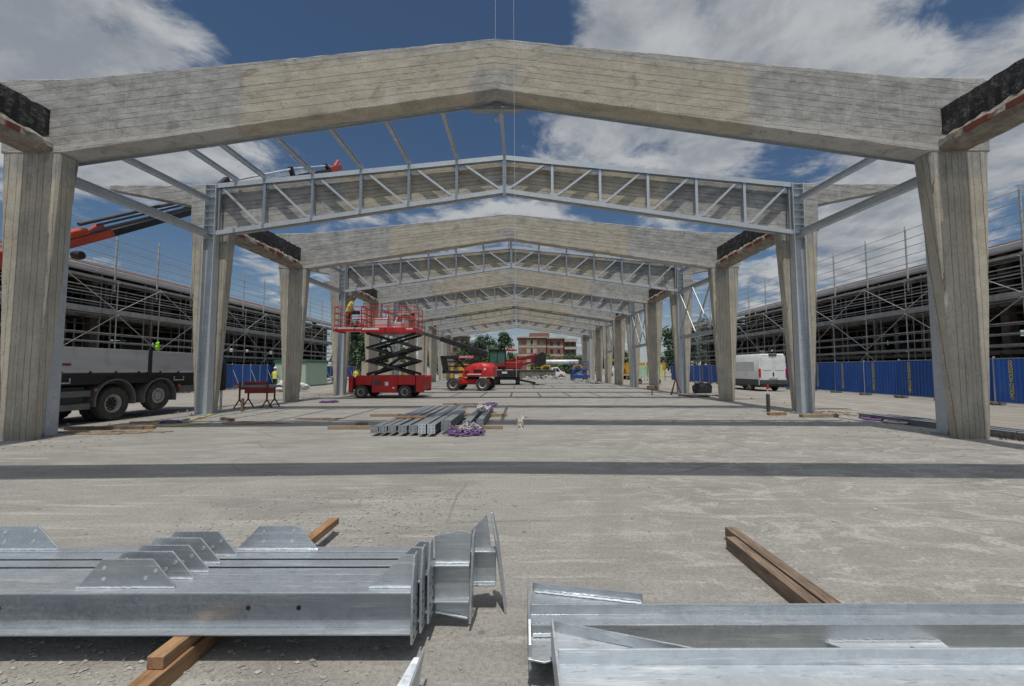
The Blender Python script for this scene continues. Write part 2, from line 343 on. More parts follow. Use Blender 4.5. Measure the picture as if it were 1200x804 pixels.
M['soffit'] = pm('dark_soffit', (.05, .038, .028), (.085, .065, .048), 3, .85, 0, .3, .02, stretch=(4, 1, 1)); M['oldwall'] = pm('old_wall', (.085, .072, .06), (.17, .145, .12), 1.2, .9, 0, .4, .03)
M['slabc'] = pm('old_floor_concrete', (.11, .10, .088), (.22, .205, .185), 1.5, .9, 0, .3, .03)
M['bag'] = pm('black_plastic', (.012, .012, .014), (.03, .03, .034), 6, .35, 0, .5, .04); M['sack'] = pm('white_sack', (.52, .52, .53), (.66, .66, .67), 5, .8, 0, .5, .03)
M['gravel'] = pm('gravel', (.22, .21, .19), (.44, .425, .39), 7, .9, 0, .3, vary=0)
M['rubble'] = pm('rubble', (.22, .215, .2), (.44, .43, .41), 1.3, .92, 0, .6, .05)
M['bark'] = pm('bark', (.07, .052, .038), (.13, .10, .075), 5, .9, 0, .7, .05, stretch=(1, 1, .2))
for i, (a, b) in enumerate((((.022, .048, .02), (.05, .095, .032)), ((.038, .075, .018), (.08, .14, .032)), ((.016, .036, .022), (.036, .065, .034)))):
    M['leaf%d' % i] = pm('foliage', a, b, .8, .65, 0, 0, detail=2)
def tile_mat():
    t = NT('roof_tiles'); w = t.node('ShaderNodeTexWave', wave_type='BANDS', bands_direction='Y'); t.link(t.vec(), w.inputs[0]); w.inputs['Scale'].default_value = 1.55
    w2 = t.node('ShaderNodeTexWave', wave_type='BANDS', bands_direction='X'); t.link(t.vec(), w2.inputs[0]); w2.inputs['Scale'].default_value = .9
    c = t.mix(t.ramp(t.noise(t.vec(), 2.2, 6, .7), .3, .7), (.10, .055, .045), (.20, .115, .09))
    c = t.mix(t.ramp(w.outputs[0], 0, .3, .7, 0), c, (.06, .03, .025))
    t.bump(t.math('ADD', w.outputs[0], w2.outputs[0]), .8, .06); return t.fin(c, .85)
M['tile'] = tile_mat()
def brickwall_mat():
    t = NT('facade_brick'); bt = t.node('ShaderNodeTexBrick'); mp = t.node('ShaderNodeCombineXYZ'); x, y, z = t.sep(t.tc.outputs['Object'])[:3]
    t.inp(mp.inputs[0], t.math('ADD', x, y)); t.inp(mp.inputs[1], z); t.link(mp.outputs[0], bt.inputs[0]); bt.inputs['Scale'].default_value = 1.6
    bt.inputs['Color1'].default_value = (.20, .085, .065, 1); bt.inputs['Color2'].default_value = (.27, .115, .085, 1); bt.inputs['Mortar'].default_value = (.33, .26, .22, 1); bt.inputs['Mortar Size'].default_value = .012
    c = t.mix(t.ramp(t.noise(t.vec(), .3, 5, .6), .4, .65, 0, .35), bt.outputs[0], (.2, .085, .065)); return t.fin(c, .9)
M['facade'] = brickwall_mat(); M['plaster'] = pm('pale_plaster', (.36, .31, .25), (.46, .405, .335), .6, .9, 0, .1); M['shutter'] = pm('grey_shutter', (.15, .14, .13), (.2, .19, .175), 3, .7, 0, .1)
M['facade2'] = pm('brown_block', (.13, .10, .085), (.19, .15, .125), .5, .9, 0, .1)
# ------------------------------------------------------------------ ground and slab
g = MB(); n = 26
xs = [-400, -200, -120, -80, -60] + [-45 + 5 * i for i in range(19)] + [60, 80, 120, 200, 400]; ys = [-60, -30] + [-20 + 6 * i for i in range(21)] + [130, 170, 240, 400, 700]
vs = [(x, y, -.09 + (random.uniform(-.035, .03) if -40 < x < 40 and y < 110 else 0)) for y in ys for x in xs]; w = len(xs)
g.add(vs, [(j * w + i, j * w + i + 1, (j + 1) * w + i + 1, (j + 1) * w + i) for j in range(len(ys) - 1) for i in range(w - 1)])
tag(g.build('ground', M['yard'], smooth=True), kind='structure')
g = MB(); g.box(-10.75, 10.85, -9, 68, -.35, 0); tag(g.build('concrete_floor', M['slab']), kind='structure')

# ------------------------------------------------------------------ concrete portal frames
FY = [3.75 + 5.45 * i for i in range(12)]
TH = .43
def ztop(a): 
    if a < 8.7: return 8.98 - .1 * a
    if a < 10.2: q = (a - 8.7) / 1.5; return 8.11 - .1 * 1.5 * (q - q * q / 2)
    return 8.035
def zbot(a): return 7.77 - .15 * a if a < 9.665 else 6.32
def jit(k): return random.uniform(-k, k)
def ring4(x, y0, y1, z0, z1, c=.022, k=.007):
    return [(x, y0 + c + jit(k), z0 + jit(k)), (x, y1 - c + jit(k), z0 + jit(k)), (x, y1 + jit(k), z0 + c), (x, y1 + jit(k), z1 - c), (x, y1 - c + jit(k), z1 + jit(k * .9)), (x, y0 + c + jit(k), z1 + jit(k * .9)), (x, y0 + jit(.003), z1 - c + jit(k)), (x, y0 + jit(.003), z0 + c + jit(k))]
def make_frame(label):
    r = empty('concrete_portal_frame', (0, FY[0], 0), 0, label, 'concrete frame', 'concrete portal frames of the hall')
    m = MB(); xs = [-10.99 + 21.98 * i / 130 for i in range(131)]
    m.loft([ring4(x, 0, TH, zbot(abs(x)), ztop(abs(x))) for x in xs]); m.build('roof_beam', M['beam'], r)
    for s in (-1, 1):
        m = MB(); zs = [-.12 + 6.435 * i / 30 for i in range(31)]
        rings = []
        for z in zs:
            q = max(0, z) / 6.32; xi = 9.95 - .29 * q; xo = 10.6 + .38 * q; y1 = .27 + .15 * q; k = .006; c = .035
            rg = [(xi + c, .012), (xo - c, .012), (xo, .012 + c), (xo, y1 - c), (xo - c, y1), (xi + c, y1), (xi, y1 - c), (xi, .012 + c)]
            rings.append([(s * (x + jit(k)), y + jit(.003), z) for x, y in rg])
        m.loft(rings); m.build('column', M['column'], r)
        m = MB(); rings = []
        for i in range(19):
            q = i / 18; x = 10.995 + 2.95 * q
            rings.append([(s * p[0], p[1], p[2]) for p in ring4(x, .05, TH - .06, 7.27 + .6 * q, 8.03)])
        m.loft(rings); m.build('eave_bracket', M['beam'], r)
    return r
flab = ['concrete portal frame directly overhead, nearest the camera, whose shadow crosses the foreground floor',
        'largest board-marked concrete portal frame, spanning the whole foreground with tarred beams at its corners',
        'concrete portal frame right behind the nearest lattice steel truss',
        'concrete portal frame second in size among the uncovered ones, beyond the nearest steel truss',
        'concrete portal frame right behind the second lattice steel truss',
        'concrete portal frame beyond the second steel truss, over the red scissor lift',
        'concrete portal frame right behind the third front-facing steel truss',
        'concrete portal frame in mid hall carrying a steel truss on its far face',
        'concrete portal frame with pale unshaded columns, past the last pair of mid hall trusses',
        'concrete portal frame with shaded columns just before the farthest steel truss',
        'concrete portal frame right behind the farthest steel truss',
        'farthest concrete portal frame, framing the brick flats and trees at the end of the hall']
fr0 = make_frame(flab[0])
for i in range(1, 12):
    f = tree(fr0); f.location.y = FY[i]; f['label'] = flab[i]

# ------------------------------------------------------------------ tarred edge beams joining the frames in pairs
def make_edge(s, label):
    L = 5.45 - TH
    r = empty('edge_beam', (0, FY[0] + TH, 0), 0, label, 'edge beam', 'tarred concrete edge beams between the frames')
    ny = 42; m = MB(); rings = []; low = [6.70 + jit(.05) for _ in range(ny + 1)]
    for i in range(ny + 1):
        y = L * i / ny; k = .014
        rings.append([(s * (9.95 + jit(k)), y, low[i]), (s * 10.5, y, low[i]), (s * 10.5, y, 7.3 + jit(.01)), (s * (9.96 + jit(k)), y, 7.3 + jit(.014)), (s * (9.95 + jit(k)), y, 7.02 + jit(.05))])
    m.loft(rings); m.build('tarred_face', M['tar'], r)
    m = MB(); rings = []
    for i in range(ny + 1):
        y = L * i / ny
        rings.append([(s * (9.93 + jit(.02)), y, 6.325 + jit(.012)), (s * 10.46, y, 6.325 + jit(.01)), (s * 10.47, y, low[i] - .004), (s * (9.965 + jit(.012)), y, low[i] - .004), (s * (9.86 + jit(.025)), y, 6.56 + jit(.03)), (s * (9.845 + jit(.025)), y, 6.44 + jit(.02))])
    m.loft(rings); m.build('concrete_ledge', M['ledge'], r)
    y = .25
    m = MB()
    while y < L - .5:
        l = random.uniform(.22, .6)
        if random.random() < .72: m.box(s * 9.805 if s > 0 else -9.9, s * 9.9 if s > 0 else -9.805, y, y + l, 6.43, 6.55)
        y += l + random.uniform(.05, .35)
    m.build('brick_course', M['brick'], r, bevel=.01)
    return r
el = {-1: make_edge(-1, ''), 1: make_edge(1, '')}
ewhere = ['overhead between camera and largest frame', 'between the first steel truss and the next bare frame', 'above the red scissor lift platform, past the second truss', 'beyond the third truss in mid hall', 'between the pale and the shaded columns far down the hall', 'at the far end of the hall']
for k in range(6):
    for s in (-1, 1):
        o = el[s] if k == 0 else tree(el[s]); o.location.y = FY[2 * k] + TH
        o['label'] = '%s hand black tarred edge beam with red brick underside, %s' % ('left' if s < 0 else 'right', ewhere[k])
        if k == 0: o['label'] = 'black tarred edge beam with red brick underside in the top %s corner' % ('left' if s < 0 else 'right')
# starter bars beside the foot of the nearest columns
for s, n in ((1, 'right'), (-1, 'left')):
    m = MB()
    for i in range(9):
        x = s * (10.68 + .09 * (i % 5)); y = 9.05 + .12 * (i // 5) + jit(.04)
        m.path([(x, y, -.1), (x + jit(.02), y + jit(.02), .06), (x + jit(.03), y + jit(.03), .13 + jit(.05))], .008, 5)
    tag(m.build('starter_bars', M['rust'], loc=(s * 10.8, 9.1, 0)), 'short cut rebar stubs beside the foot of the largest %s column' % n, 'rebar')

# ------------------------------------------------------------------ galvanised steel trusses on steel columns
def tz_top(a): return 8.86 - .1 * a      # centre of the chords
def tz_bot(a): return 7.68 - .149 * a
XP = [0, 1.66, 3.32, 4.98, 6.66, 8.32, 9.92]
def make_truss(label, lift=0.0, cxm=10.12):
    tz_bot = lambda a: 7.68 + lift - .149 * a
    r = empty('steel_truss_frame', (0, FY[2] - .17, 0), 0, label, 'steel truss', 'galvanised steel trusses of the new roof')
    G = M['galvt']
    for s in (-1, 1):
        m = MB(); cx = s * cxm
        for dx in (-.18, .18): m.box(cx + dx - .011, cx + dx + .011, -.14, .14, .025, 7.93)
        m.box(cx - .169, cx + .169, -.008, .008, .025, 7.93)
        for z in (7.88, 7.72, 7.45, 7.2, 6.95, 6.7, 6.45, 6.15, 6.0): m.box(cx - .168, cx + .168, -.125, -.009, z - .007, z + .007)
        c = m.build('steel_column', G, r)
        b = MB(); b.box(cx - .32, cx + .32, -.26, .155, 0.002, .025)
        for bx in (-.26, .26):
            for by in (-.2,): b.lathe([(.02, .026), (.02, .055), (.011, .056), (.011, .09)], (cx + bx, by, 0), (0, 0, 1), 6)
        b.build('base_plate', M['galv2'], c)
        m = MB(); m.ibeam((s * .02, 0, tz_top(.02)), (s * 9.93, 0, tz_top(9.93)), .16, .16, .008, .012, (0, 1, 0)); m.build('top_chord', G, r)
        m = MB(); m.ibeam((s * .02, 0, tz_bot(.02)), (s * (9.93 if not lift else 10.28), 0, tz_bot(9.93 if not lift else 10.28)), .16, .15, .008, .012, (0, 1, 0)); m.build('bottom_chord', G, r)
        for i in range(1, 6):
            m = MB(); x = s * XP[i]; m.ibeam((x, 0, tz_bot(XP[i]) + .075), (x, 0, tz_top(XP[i]) - .08), .10, .09, .007, .009, (0, 1, 0)); m.build('post', G, r)
        m = MB(); x = s * 9.87; m.box(x - .03, x + .03, -.05, .05, tz_bot(9.87) + .08, tz_top(9.87) - .08); m.build('post', M['galv2'], r)
        for i in range(6):     # diagonals fall towards the ridge
            a, b = XP[i], XP[i + 1]; m = MB()
            p = V((s * (b - .30 if i < 5 else b - .18), 0, tz_top(b - .2) - .12)); q = V((s * (a + .18), 0, tz_bot(a + .18) + .12))
            d = (q - p).normalized()
            m.bar(p - V((0, .045, 0)), q - V((0, .045, 0)), .07, .012, (0, 1, 0)); m.bar(p + V((0, .045, 0)), q + V((0, .045, 0)), .07, .012, (0, 1, 0)); m.bar(p, q, .012, .078, (0, 1, 0))
            m.build('diagonal', G, r)
        for i in range(7):
            m = MB(); x = XP[i]
            if i < 6:
                a, b = max(x - .34, .02), x + .22
                if i == 0: a, b = .02, .3
                zt = tz_top(x) - .09
                m.extr([(s * a, -.006, tz_top(a) - .08), (s * b, -.006, tz_top(b) - .08), (s * (b - .12), -.006, zt - .14), (s * (a + .1 if i else .02), -.006, zt - .14)], (0, .012, 0))
                m.build('gusset_plate', G, r); m = MB(); zb = tz_bot(x) + .08
                m.extr([(s * max(x - .1, .02), -.006, tz_bot(max(x - .1, .02)) + .075), (s * (x + .34), -.006, tz_bot(x + .34) + .075), (s * (x + .26), -.006, zb + .08), (s * max(x - .06, .02), -.006, zb + .13)], (0, .012, 0))
            else:
                m.extr([(s * 9.825, -.006, tz_top(9.8) - .08), (s * 9.42, -.006, tz_top(9.42) - .08), (s * 9.5, -.006, tz_top(9.5) - .2), (s * 9.825, -.006, tz_top(9.8) - .3)], (0, .012, 0))
            m.build('gusset_plate', G, r)
    m = MB(); m.ibeam((0, 0, tz_bot(0) - .12), (0, 0, tz_top(0) + .1), .14, .12, .008, .03, (0, 1, 0)); m.box(-.05, -.02, -.075, .075, 7.5, 8.86); m.box(.02, .05, -.075, .075, 7.5, 8.86); m.build('king_post', G, r)
    return r
TY = [FY[2] - .17, FY[1] + .75, FY[3] + .75, FY[4] - .17, FY[5] + .75, FY[6] - .17, FY[7] + .75, FY[10] - .17]
tl = ['nearest clearly seen galvanised lattice truss frame, in front of the second concrete frame',
      'galvanised truss frame hidden against the rear face of the largest concrete frame',
      'galvanised truss frame tucked behind the bare concrete frame past the nearest truss',
      'second lattice truss frame down the hall, its left column behind the raised red platform',
      'galvanised truss frame against the rear of the concrete frame over the scissor lift',
      'third front-facing lattice truss frame, upper one of the close pair in mid hall',
      'lattice truss frame, lower of the close pair, behind a mid hall concrete frame',
      'farthest small lattice truss frame, just before the brick flats']
t0 = make_truss(tl[0]); t1 = make_truss(tl[1], .32, 10.47); t1.location.y = TY[1]
for i in range(2, 8):
    o = tree(t1 if i in (2, 4) else t0); o.location.y = TY[i]; o['label'] = tl[i]

# ------------------------------------------------------------------ purlins and struts in the open bays
def channel(name, a, b, w, h, label, cat='purlin', group='galvanised purlins and struts in the open bays', mat='galvt'):
    m = MB(); a = V(a); b = V(b)
    m.ibeam(a, b, h, w, .012, .014)
    o = m.build(name, M[mat], loc=tuple((a + b) / 2)); tag(o, label, cat, group); return o
bays = [(TY[1], TY[0], 'first'), (TY[2], TY[3], 'second'), (TY[4], TY[5], 'third'), (TY[6], FY[8] - .1, 'fourth')]
bword = {'first': 'nearest open bay', 'second': 'bay before the scissor lift', 'third': 'third open bay', 'fourth': 'farthest open bay'}
for bi, (ya, yb, bw) in enumerate(bays):
    ks = range(-5, 1) if bi == 0 else range(-5, 6)
    for k in ks:
        a = XP[abs(k)]; x = a * (1 if k > 0 else -1); z = tz_top(a) + .16
        side = 'ridge purlin' if k == 0 else '%s purlin from the ridge on the %s slope' % (ORD[abs(k) - 1], 'right' if k > 0 else 'left')
        channel('roof_purlin', (x, ya - .06, z), (x, yb + .06, z), .10, .15, 'galvanised %s, %s' % (side, bword[bw]))
    for s, sn in ((-1, 'left'), (1, 'right')):
        if not (bi == 0 and s > 0): channel('eave_purlin', (s * 9.3, ya - .06, tz_top(9.3) + .16), (s * 9.3, yb + .06, tz_top(9.3) + .16), .10, .15, 'galvanised eave purlin at the %s end of the truss, %s' % (sn, bword[bw]))
        x0_ = 10.42 if bi < 3 else 10.12
        channel('column_strut', (s * x0_, ya + .13, 7.33), (s * 10.12, yb - .13, 7.33), .12, .17, 'upper strut between the %s steel columns, %s' % (sn, bword[bw]), 'strut')
        channel('column_strut', (s * x0_, ya + .13, 6.13), (s * 10.12, yb - .13, 6.13), .17, .22, 'heavy strut at truss foot, %s columns, %s' % (sn, bword[bw]), 'strut')
        if bi in (1, 2, 3) and s > 0 or bi == 2 and s < 0:
            channel('column_strut', (s * 10.02, ya + .13, 3.35), (s * 10.02, yb - .13, 3.35), .16, .2, 'mid-height strut between the %s columns, %s' % (sn, bword[bw]), 'strut')
            ym = (ya + yb) / 2
            r = empty('wall_bracing', (s * 10.02, ym, 3.45), 0, 'diamond of brace bars, %s columns, %s' % (sn, bword[bw]), 'bracing', 'wall bracing between steel columns')
            for (y0, z0, y1, z1, dx) in ((ya + .2, 5.95, ym, 3.5, .05), (yb - .2, 5.95, ym, 3.5, .05), (ya + .2, 3.5, ym, 5.95, -.05), (yb - .2, 3.5, ym, 5.95, -.05)):
                m = MB(); m.tube((dx, y0 - ym, z0 - 3.45), (dx, y1 - ym, z1 - 3.45), .042, 8); m.build('brace_bar', M['galv'], r, smooth=True)
# steel bearing plate under the ridge of the largest frame, on the hidden truss
m = MB(); m.box(-.62, .62, FY[1] + TH + .03, FY[1] + TH + .2, 7.60, 7.645); m.box(-.1, .1, FY[1] + TH + .04, FY[1] + TH + .19, 7.645, 7.93)
tag(m.build('ridge_bearing_plate', M['galv2'], loc=(0, FY[1] + .6, 7.3)), 'flat steel plate under the ridge of the largest concrete frame', 'steel plate')
# plumb cord with a small weight
m = MB(); m.path([(.40, 8.3, 15), (.42, 8.3, 9.1), (.44, 8.3, 5), (.47, 8.3, 1.35)], .0028, 5); r = m.build('plumb_cord', M['cord'], loc=(.45, 8.3, 9)); tag(r, 'thin pale vertical cord hanging through the middle of the hall', 'cord')
m = MB(); m.tube((-.02, FY[1] + .2, 8.96), (-.02, FY[1] + .2, 14), .004, 5)
tag(m.build('lifting_wire', M['galv2'], loc=(-.02, FY[1] + .2, 8.97)), 'thin wire rising from the ridge of the largest concrete frame', 'wire')
# ------------------------------------------------------------------ foreground stacks of galvanised beams
def hole(m, c, ax, r=.011):   # dark bolt hole, a shallow recessed disc
    m.lathe([(r, 0), (r, .003)], c, ax, 14)
def trap(m, y, x0, x1, z0, z1, i0, i1, t=.009):
    m.extr([(x0, y - t / 2, z0), (x1, y - t / 2, z0), (x1 - i1, y - t / 2, z1), (x0 + i0, y - t / 2, z1)], (0, t, 0))
def weld(m, a, b, r=.006):
    a = V(a); b = V(b); n = max(2, int((b - a).length / .012)); pts = [a + (b - a) * i / n + V((jit(.0015), jit(.0015), jit(.0015))) for i in range(n + 1)]
    m.path(pts, r, 5)
def gusset(parent, y, x0, x1, z0, z1, i0, i1, hs, mat='galvf'):
    m = MB(); trap(m, y, x0, x1, z0, z1, i0, i1); g = m.build('gusset_plate', M[mat], parent, bevel=.0025)
    m = MB()
    for hx, hz in hs: m.lathe([(.011, 0), (.011, .002)], (hx, y - .0047, hz), (0, -1, 0), 14)
    for hx, hz in hs: m.lathe([(.011, 0), (.011, .002)], (hx, y + .0047, hz), (0, 1, 0), 14)
    if hs: m.build('bolt_hole', M['galv3'], g)
    m = MB(); weld(m, (x0 + .004, y - .009, z0 + .003), (x1 - .004, y - .009, z0 + .003)); m.build('weld_seam', M['galv3'], g, smooth=True)
    return g
ZB, ZT = .152, .366
ys = [2.306, 2.402, 2.484, 2.588, 2.692, 2.78]
sl = ['front beam of the left galvanised stack, with two dark bolt holes in its side', 'second galvanised beam from the front of the left stack, tight behind the front one',
      'third galvanised beam from the front of the left stack, before the first dark gap', 'fourth galvanised beam of the left stack, haunched plates at its right end',
      'fifth galvanised beam of the left stack, its one visible trapezoid plate set farthest right', 'rearmost galvanised beam of the left stack, ending in a tall tilted plate']
xe = [0.0, .022, .045, .262, .05, .405]
gx = [-1.77, -1.745, -1.72, -1.73, -1.70, None]
for i in range(6):
    y = ys[i]; r = empty('steel_beam', (-1.5, y, ZB), 0, sl[i], 'steel beam', 'galvanised beams stacked in the left foreground')
    o = V((-1.5, y, ZB)); L = lambda x, yy, z: (x - o.x, yy - o.y, z - o.z)
    hgt = ZT - ZB; wd = .078 if i else .11; xr = xe[i] - .012 - o.x
    m = MB(); m.ibeam((-4.6 - o.x, 0, hgt / 2), (xr, 0, hgt / 2), hgt, wd, .008, .011); m.build('beam_profile', M['galvf'], r, bevel=.0035)
    z1 = hgt + .145
    if gx[i] is not None:
        x0 = gx[i] - o.x; gusset(r, 0.0, x0, x0 + .52, hgt, z1, .125, .13, [(x0 + .14, hgt + .045), (x0 + .14, hgt + .1), (x0 + .36, hgt + .05), (x0 + .41, hgt + .085)], 'galv2' if i == 0 else 'galvf')
        x0 -= 2.2; gusset(r, 0.0, x0, x0 + .52, hgt, z1, .125, .13, [])
    else:
        for x0 in (-1.25, -2.89): gusset(r, 0.0, x0 - o.x, x0 + .52 - o.x, hgt, z1, .14, .14, [(x0 + .17 - o.x, hgt + .05), (x0 + .17 - o.x, hgt + .11), (x0 + .35 - o.x, hgt + .05), (x0 + .36 - o.x, hgt + .115)])
    if i in (0, 1, 2):
        m = MB(); m.extr([(xr - .235, -.005, hgt), (xr, -.005, hgt), (xr, -.005, hgt + .165), (xr - .055, -.005, hgt + .165)], (0, .01, 0)); g = m.build('end_gusset', M['galvf'], r, bevel=.0025)
        m = MB(); weld(m, (xr - .23, -.01, hgt + .003), (xr - .01, -.01, hgt + .003)); m.build('weld_seam', M['galv3'], g, smooth=True)
        m = MB(); m.extr([(xr, -.055, -.045), (xr, .055, -.045), (xr, .055, hgt + .03), (xr, .04, hgt + .165), (xr, -.02, hgt + .165), (xr, -.055, hgt + .03)], (.012, 0, 0))
        p = m.build('end_plate', M['galvf'], r, bevel=.002)
        m = MB()
        for bz in (-.015, .05, .11, .16):
            for by in (-.035, .035): m.lathe([(.009, 0), (.009, .0015)], (xr + .012, by, bz), (1, 0, 0), 12)
        m.build('bolt_hole', M['black'], p)
    if i == 0:
        m = MB()
        for hx in (-.87, -.607, -2.17): m.lathe([(.012, 0), (.012, .0015)], (hx - o.x, -.0045, .112), (0, -1, 0), 16)
        m.build('bolt_hole', M['black'], r)
    if i == 3:
        m = MB(); m.extr([(xr - .205, -.005, hgt), (xr, -.005, hgt), (xr + .01, -.005, hgt + .17), (xr - .06, -.005, hgt + .185), (xr - .21, -.005, hgt + .155)], (0, .01, 0)); g = m.build('end_gusset', M['galvf'], r, bevel=.0025)
        m = MB(); weld(m, (xr - .2, -.01, hgt + .003), (xr, -.01, hgt + .003)); m.build('weld_seam', M['galv3'], g, smooth=True)
        m = MB(); m.extr([(xr - .2, -.005, 0), (xr, -.005, 0), (xr, -.005, -.085), (xr - .02, -.005, -.11), (xr - .2, -.005, -.07)], (0, .01, 0)); g = m.build('lower_gusset', M['galv3'], r, bevel=.0025)
        m = MB(); weld(m, (xr - .2, -.01, -.06), (xr - .01, -.01, -.095), .007); m.build('weld_seam', M['galv3'], g, smooth=True)
        m = MB(); m.extr([(xr, -.055, -.105), (xr, .055, -.105), (xr + .018, .055, hgt + .175), (xr + .018, -.055, hgt + .175)], (.012, 0, 0)); m.build('end_plate', M['galvf'], r, bevel=.002)
    if i == 5:
        m = MB(); m.extr([(xr - .2, -.005, hgt), (xr - .03, -.005, hgt), (xr - .06, -.005, hgt + .215), (xr - .17, -.005, hgt + .10)], (0, .01, 0)); m.build('end_gusset', M['galvf'], r, bevel=.0025)
        m = MB(); m.extr([(xr + .055, -.06, -ZB + .004), (xr + .055, .06, -ZB + .004), (xr + .0, .06, hgt + .07), (xr - .035, .035, hgt + .225), (xr - .035, .0, hgt + .225), (xr - .0, -.06, hgt + .07)], (.012, 0, 0)); m.build('end_plate', M['galvf'], r, bevel=.002)
# timbers under the left stack
def timber(x0, x1, y0, y1, z0, z1, mat, label, rz=0, name='timber', group=None):
    c = V(((x0 + x1) / 2, (y0 + y1) / 2, (z0 + z1) / 2)); m = MB(); m.box(x0 - c.x, x1 - c.x, y0 - c.y, y1 - c.y, z0 - c.z, z1 - c.z)
    o = m.build(name, M[mat], bevel=.004); o.location = c; o.rotation_euler = (0, 0, rz); return tag(o, label, 'timber', group)
timber(-1.215, -1.115, 1.93, 3.3, 0, .09, 'wood', 'lower orange timber under the left beam stack, its end grain facing the camera', -.01)
timber(-1.205, -1.125, 2.10, 4.0, .092, .1505, 'wood', 'upper orange timber under the left beam stack, tip sticking out behind', -.012)
timber(-3.45, -3.36, 1.9, 3.2, 0, .09, 'wood2', 'lower brown timber under the left beam stack, beyond the left picture edge', .01)
timber(-3.44, -3.37, 2.0, 3.4, .092, .1505, 'wood2', 'upper brown timber under the left beam stack, beyond the left picture edge', .01)

# right foreground: beam lying on its side behind, bigger haunched beam in front
r = empty('steel_beam', (2.0, 2.31, .112), 0, 'galvanised beam lying on its side across two brown timbers, right foreground', 'steel beam')
o = V((2.0, 2.31, .112)); X0 = .60 - o.x; h = .115
m = MB(); m.box(X0, 3.2, -.098, -.087, 0, h); m.box(X0, 3.2, .087, .098, 0, h); m.box(X0, 3.2, -.0868, .0868, h / 2 - .004, h / 2 + .004); m.build('beam_profile', M['galvf'], r, bevel=.0035)
m = MB(); m.extr([(2.06 - o.x, -.0985, h / 2 - .03), (2.64 - o.x, -.0985, h / 2 - .03), (2.62 - o.x, -.235, h / 2 - .03), (2.2 - o.x, -.235, h / 2 - .03)], (0, 0, .009)); gp = m.build('gusset_plate', M['galv3'], r, bevel=.0025)
m = MB()
for hx, hy in ((2.26, -.165), (2.29, -.21), (2.45, -.155), (2.53, -.19)): m.lathe([(.011, 0), (.011, .0012)], (hx - o.x, hy, h / 2 - .0209), (0, 0, 1), 14)
m.build('bolt_hole', M['black'], gp)
m = MB(); weld(m, (2.07 - o.x, -.104, h / 2 - .018), (2.63 - o.x, -.104, h / 2 - .018)); m.build('weld_seam', M['galv3'], gp, smooth=True)
m = MB(); m.extr([(X0, .0985, h / 2 - .004), (X0 + .62, .0985, h / 2 - .004), (X0 + .64, .20, h / 2 - .004), (X0 + .02, .33, h / 2 - .004)], (0, 0, .009)); gp = m.build('rear_gusset', M['galvf'], r, bevel=.0025)
m = MB(); m.extr([(X0 + .02, .325, .02), (X0 + .64, .195, .02), (X0 + .64, .205, .02), (X0 + .02, .335, .02)], (0, 0, h - .02)); m.build('rim_strip', M['galvf'], gp)
m = MB(); weld(m, (X0 + .03, .315, h / 2 + .012), (X0 + .63, .187, h / 2 + .012), .007); m.build('weld_seam', M['galv3'], gp, smooth=True)
m = MB(); m.extr([(X0, -.0985, h / 2 - .004), (X0 + .3, -.0985, h / 2 - .004), (X0 + .2, -.2, h / 2 - .03), (X0 + .06, -.235, h / 2 - .04), (X0 - .02, -.22, h / 2 - .035)], (0, 0, .009)); gp = m.build('front_gusset', M['galv2'], r, bevel=.0025)
m = MB(); weld(m, (X0 + .01, -.104, h / 2 + .008), (X0 + .28, -.104, h / 2 + .008)); m.build('weld_seam', M['galv3'], gp, smooth=True)
m = MB(); m.extr([(X0 - .014, -.22, -.02), (X0 - .014, .31, -.02), (X0 - .014, .34, h + .005), (X0 - .014, -.1, h + .03), (X0 - .014, -.2, h - .03)], (.013, 0, 0)); m.build('end_plate', M['galvf'], r, bevel=.002)

r = empty('steel_beam', (2.0, 1.64, .24), 0, 'bright haunched galvanised beam lying on its side, bottom right corner, with round holes in its web', 'steel beam')
o = V((2.0, 1.64, .24)); X0 = .70 - o.x
m = MB(); m.box(X0, 3.0, .165, .177, 0, .125); m.box(X0, 3.0, -.177, -.165, 0, .125); m.box(X0, 3.0, -.1648, .1648, .058, .066); m.build('beam_profile', M['galv3'], r, bevel=.0035)
m = MB(); m.extr([(X0, .1775, .056), (X0 + .58, .1775, .056), (X0, .385, .056)], (0, 0, .009)); gp = m.build('haunch_plate', M['galv3'], r)
m = MB(); m.bar((X0, .39, .0625), (X0 + .585, .187, .0625), .009, .10, (0, 0, 1)); m.build('haunch_flange', M['galvf'], gp, bevel=.002)
m = MB(); m.box(X0 - .013, X0 - .002, -.20, .392, -.02, .122); m.build('end_plate', M['galv3'], r, bevel=.002)
m = MB()
for hx in (1.20, 1.575, 2.35, 2.72): m.lathe([(.0135, 0), (.0135, .001)], (hx - o.x, -.012, .0661), (0, 0, 1), 18)
m.build('bolt_hole', M['black'], r)
for x, w in ((1.55, 'left one'), (3.3, 'right one')):
    timber(x, x + .1, 1.25, 1.80, .0, .238, 'wood2', 'brown timber block hidden under the haunched bottom right beam, %s' % w)
timber(2.27, 2.35, 2.12, 3.66, 0, .104, 'wood2', 'left brown timber of the parallel pair under the right beams', .01)
timber(2.36, 2.45, 2.10, 3.86, 0, .112, 'wood2', 'right brown timber of the parallel pair under the right beams, slightly longer', .012)
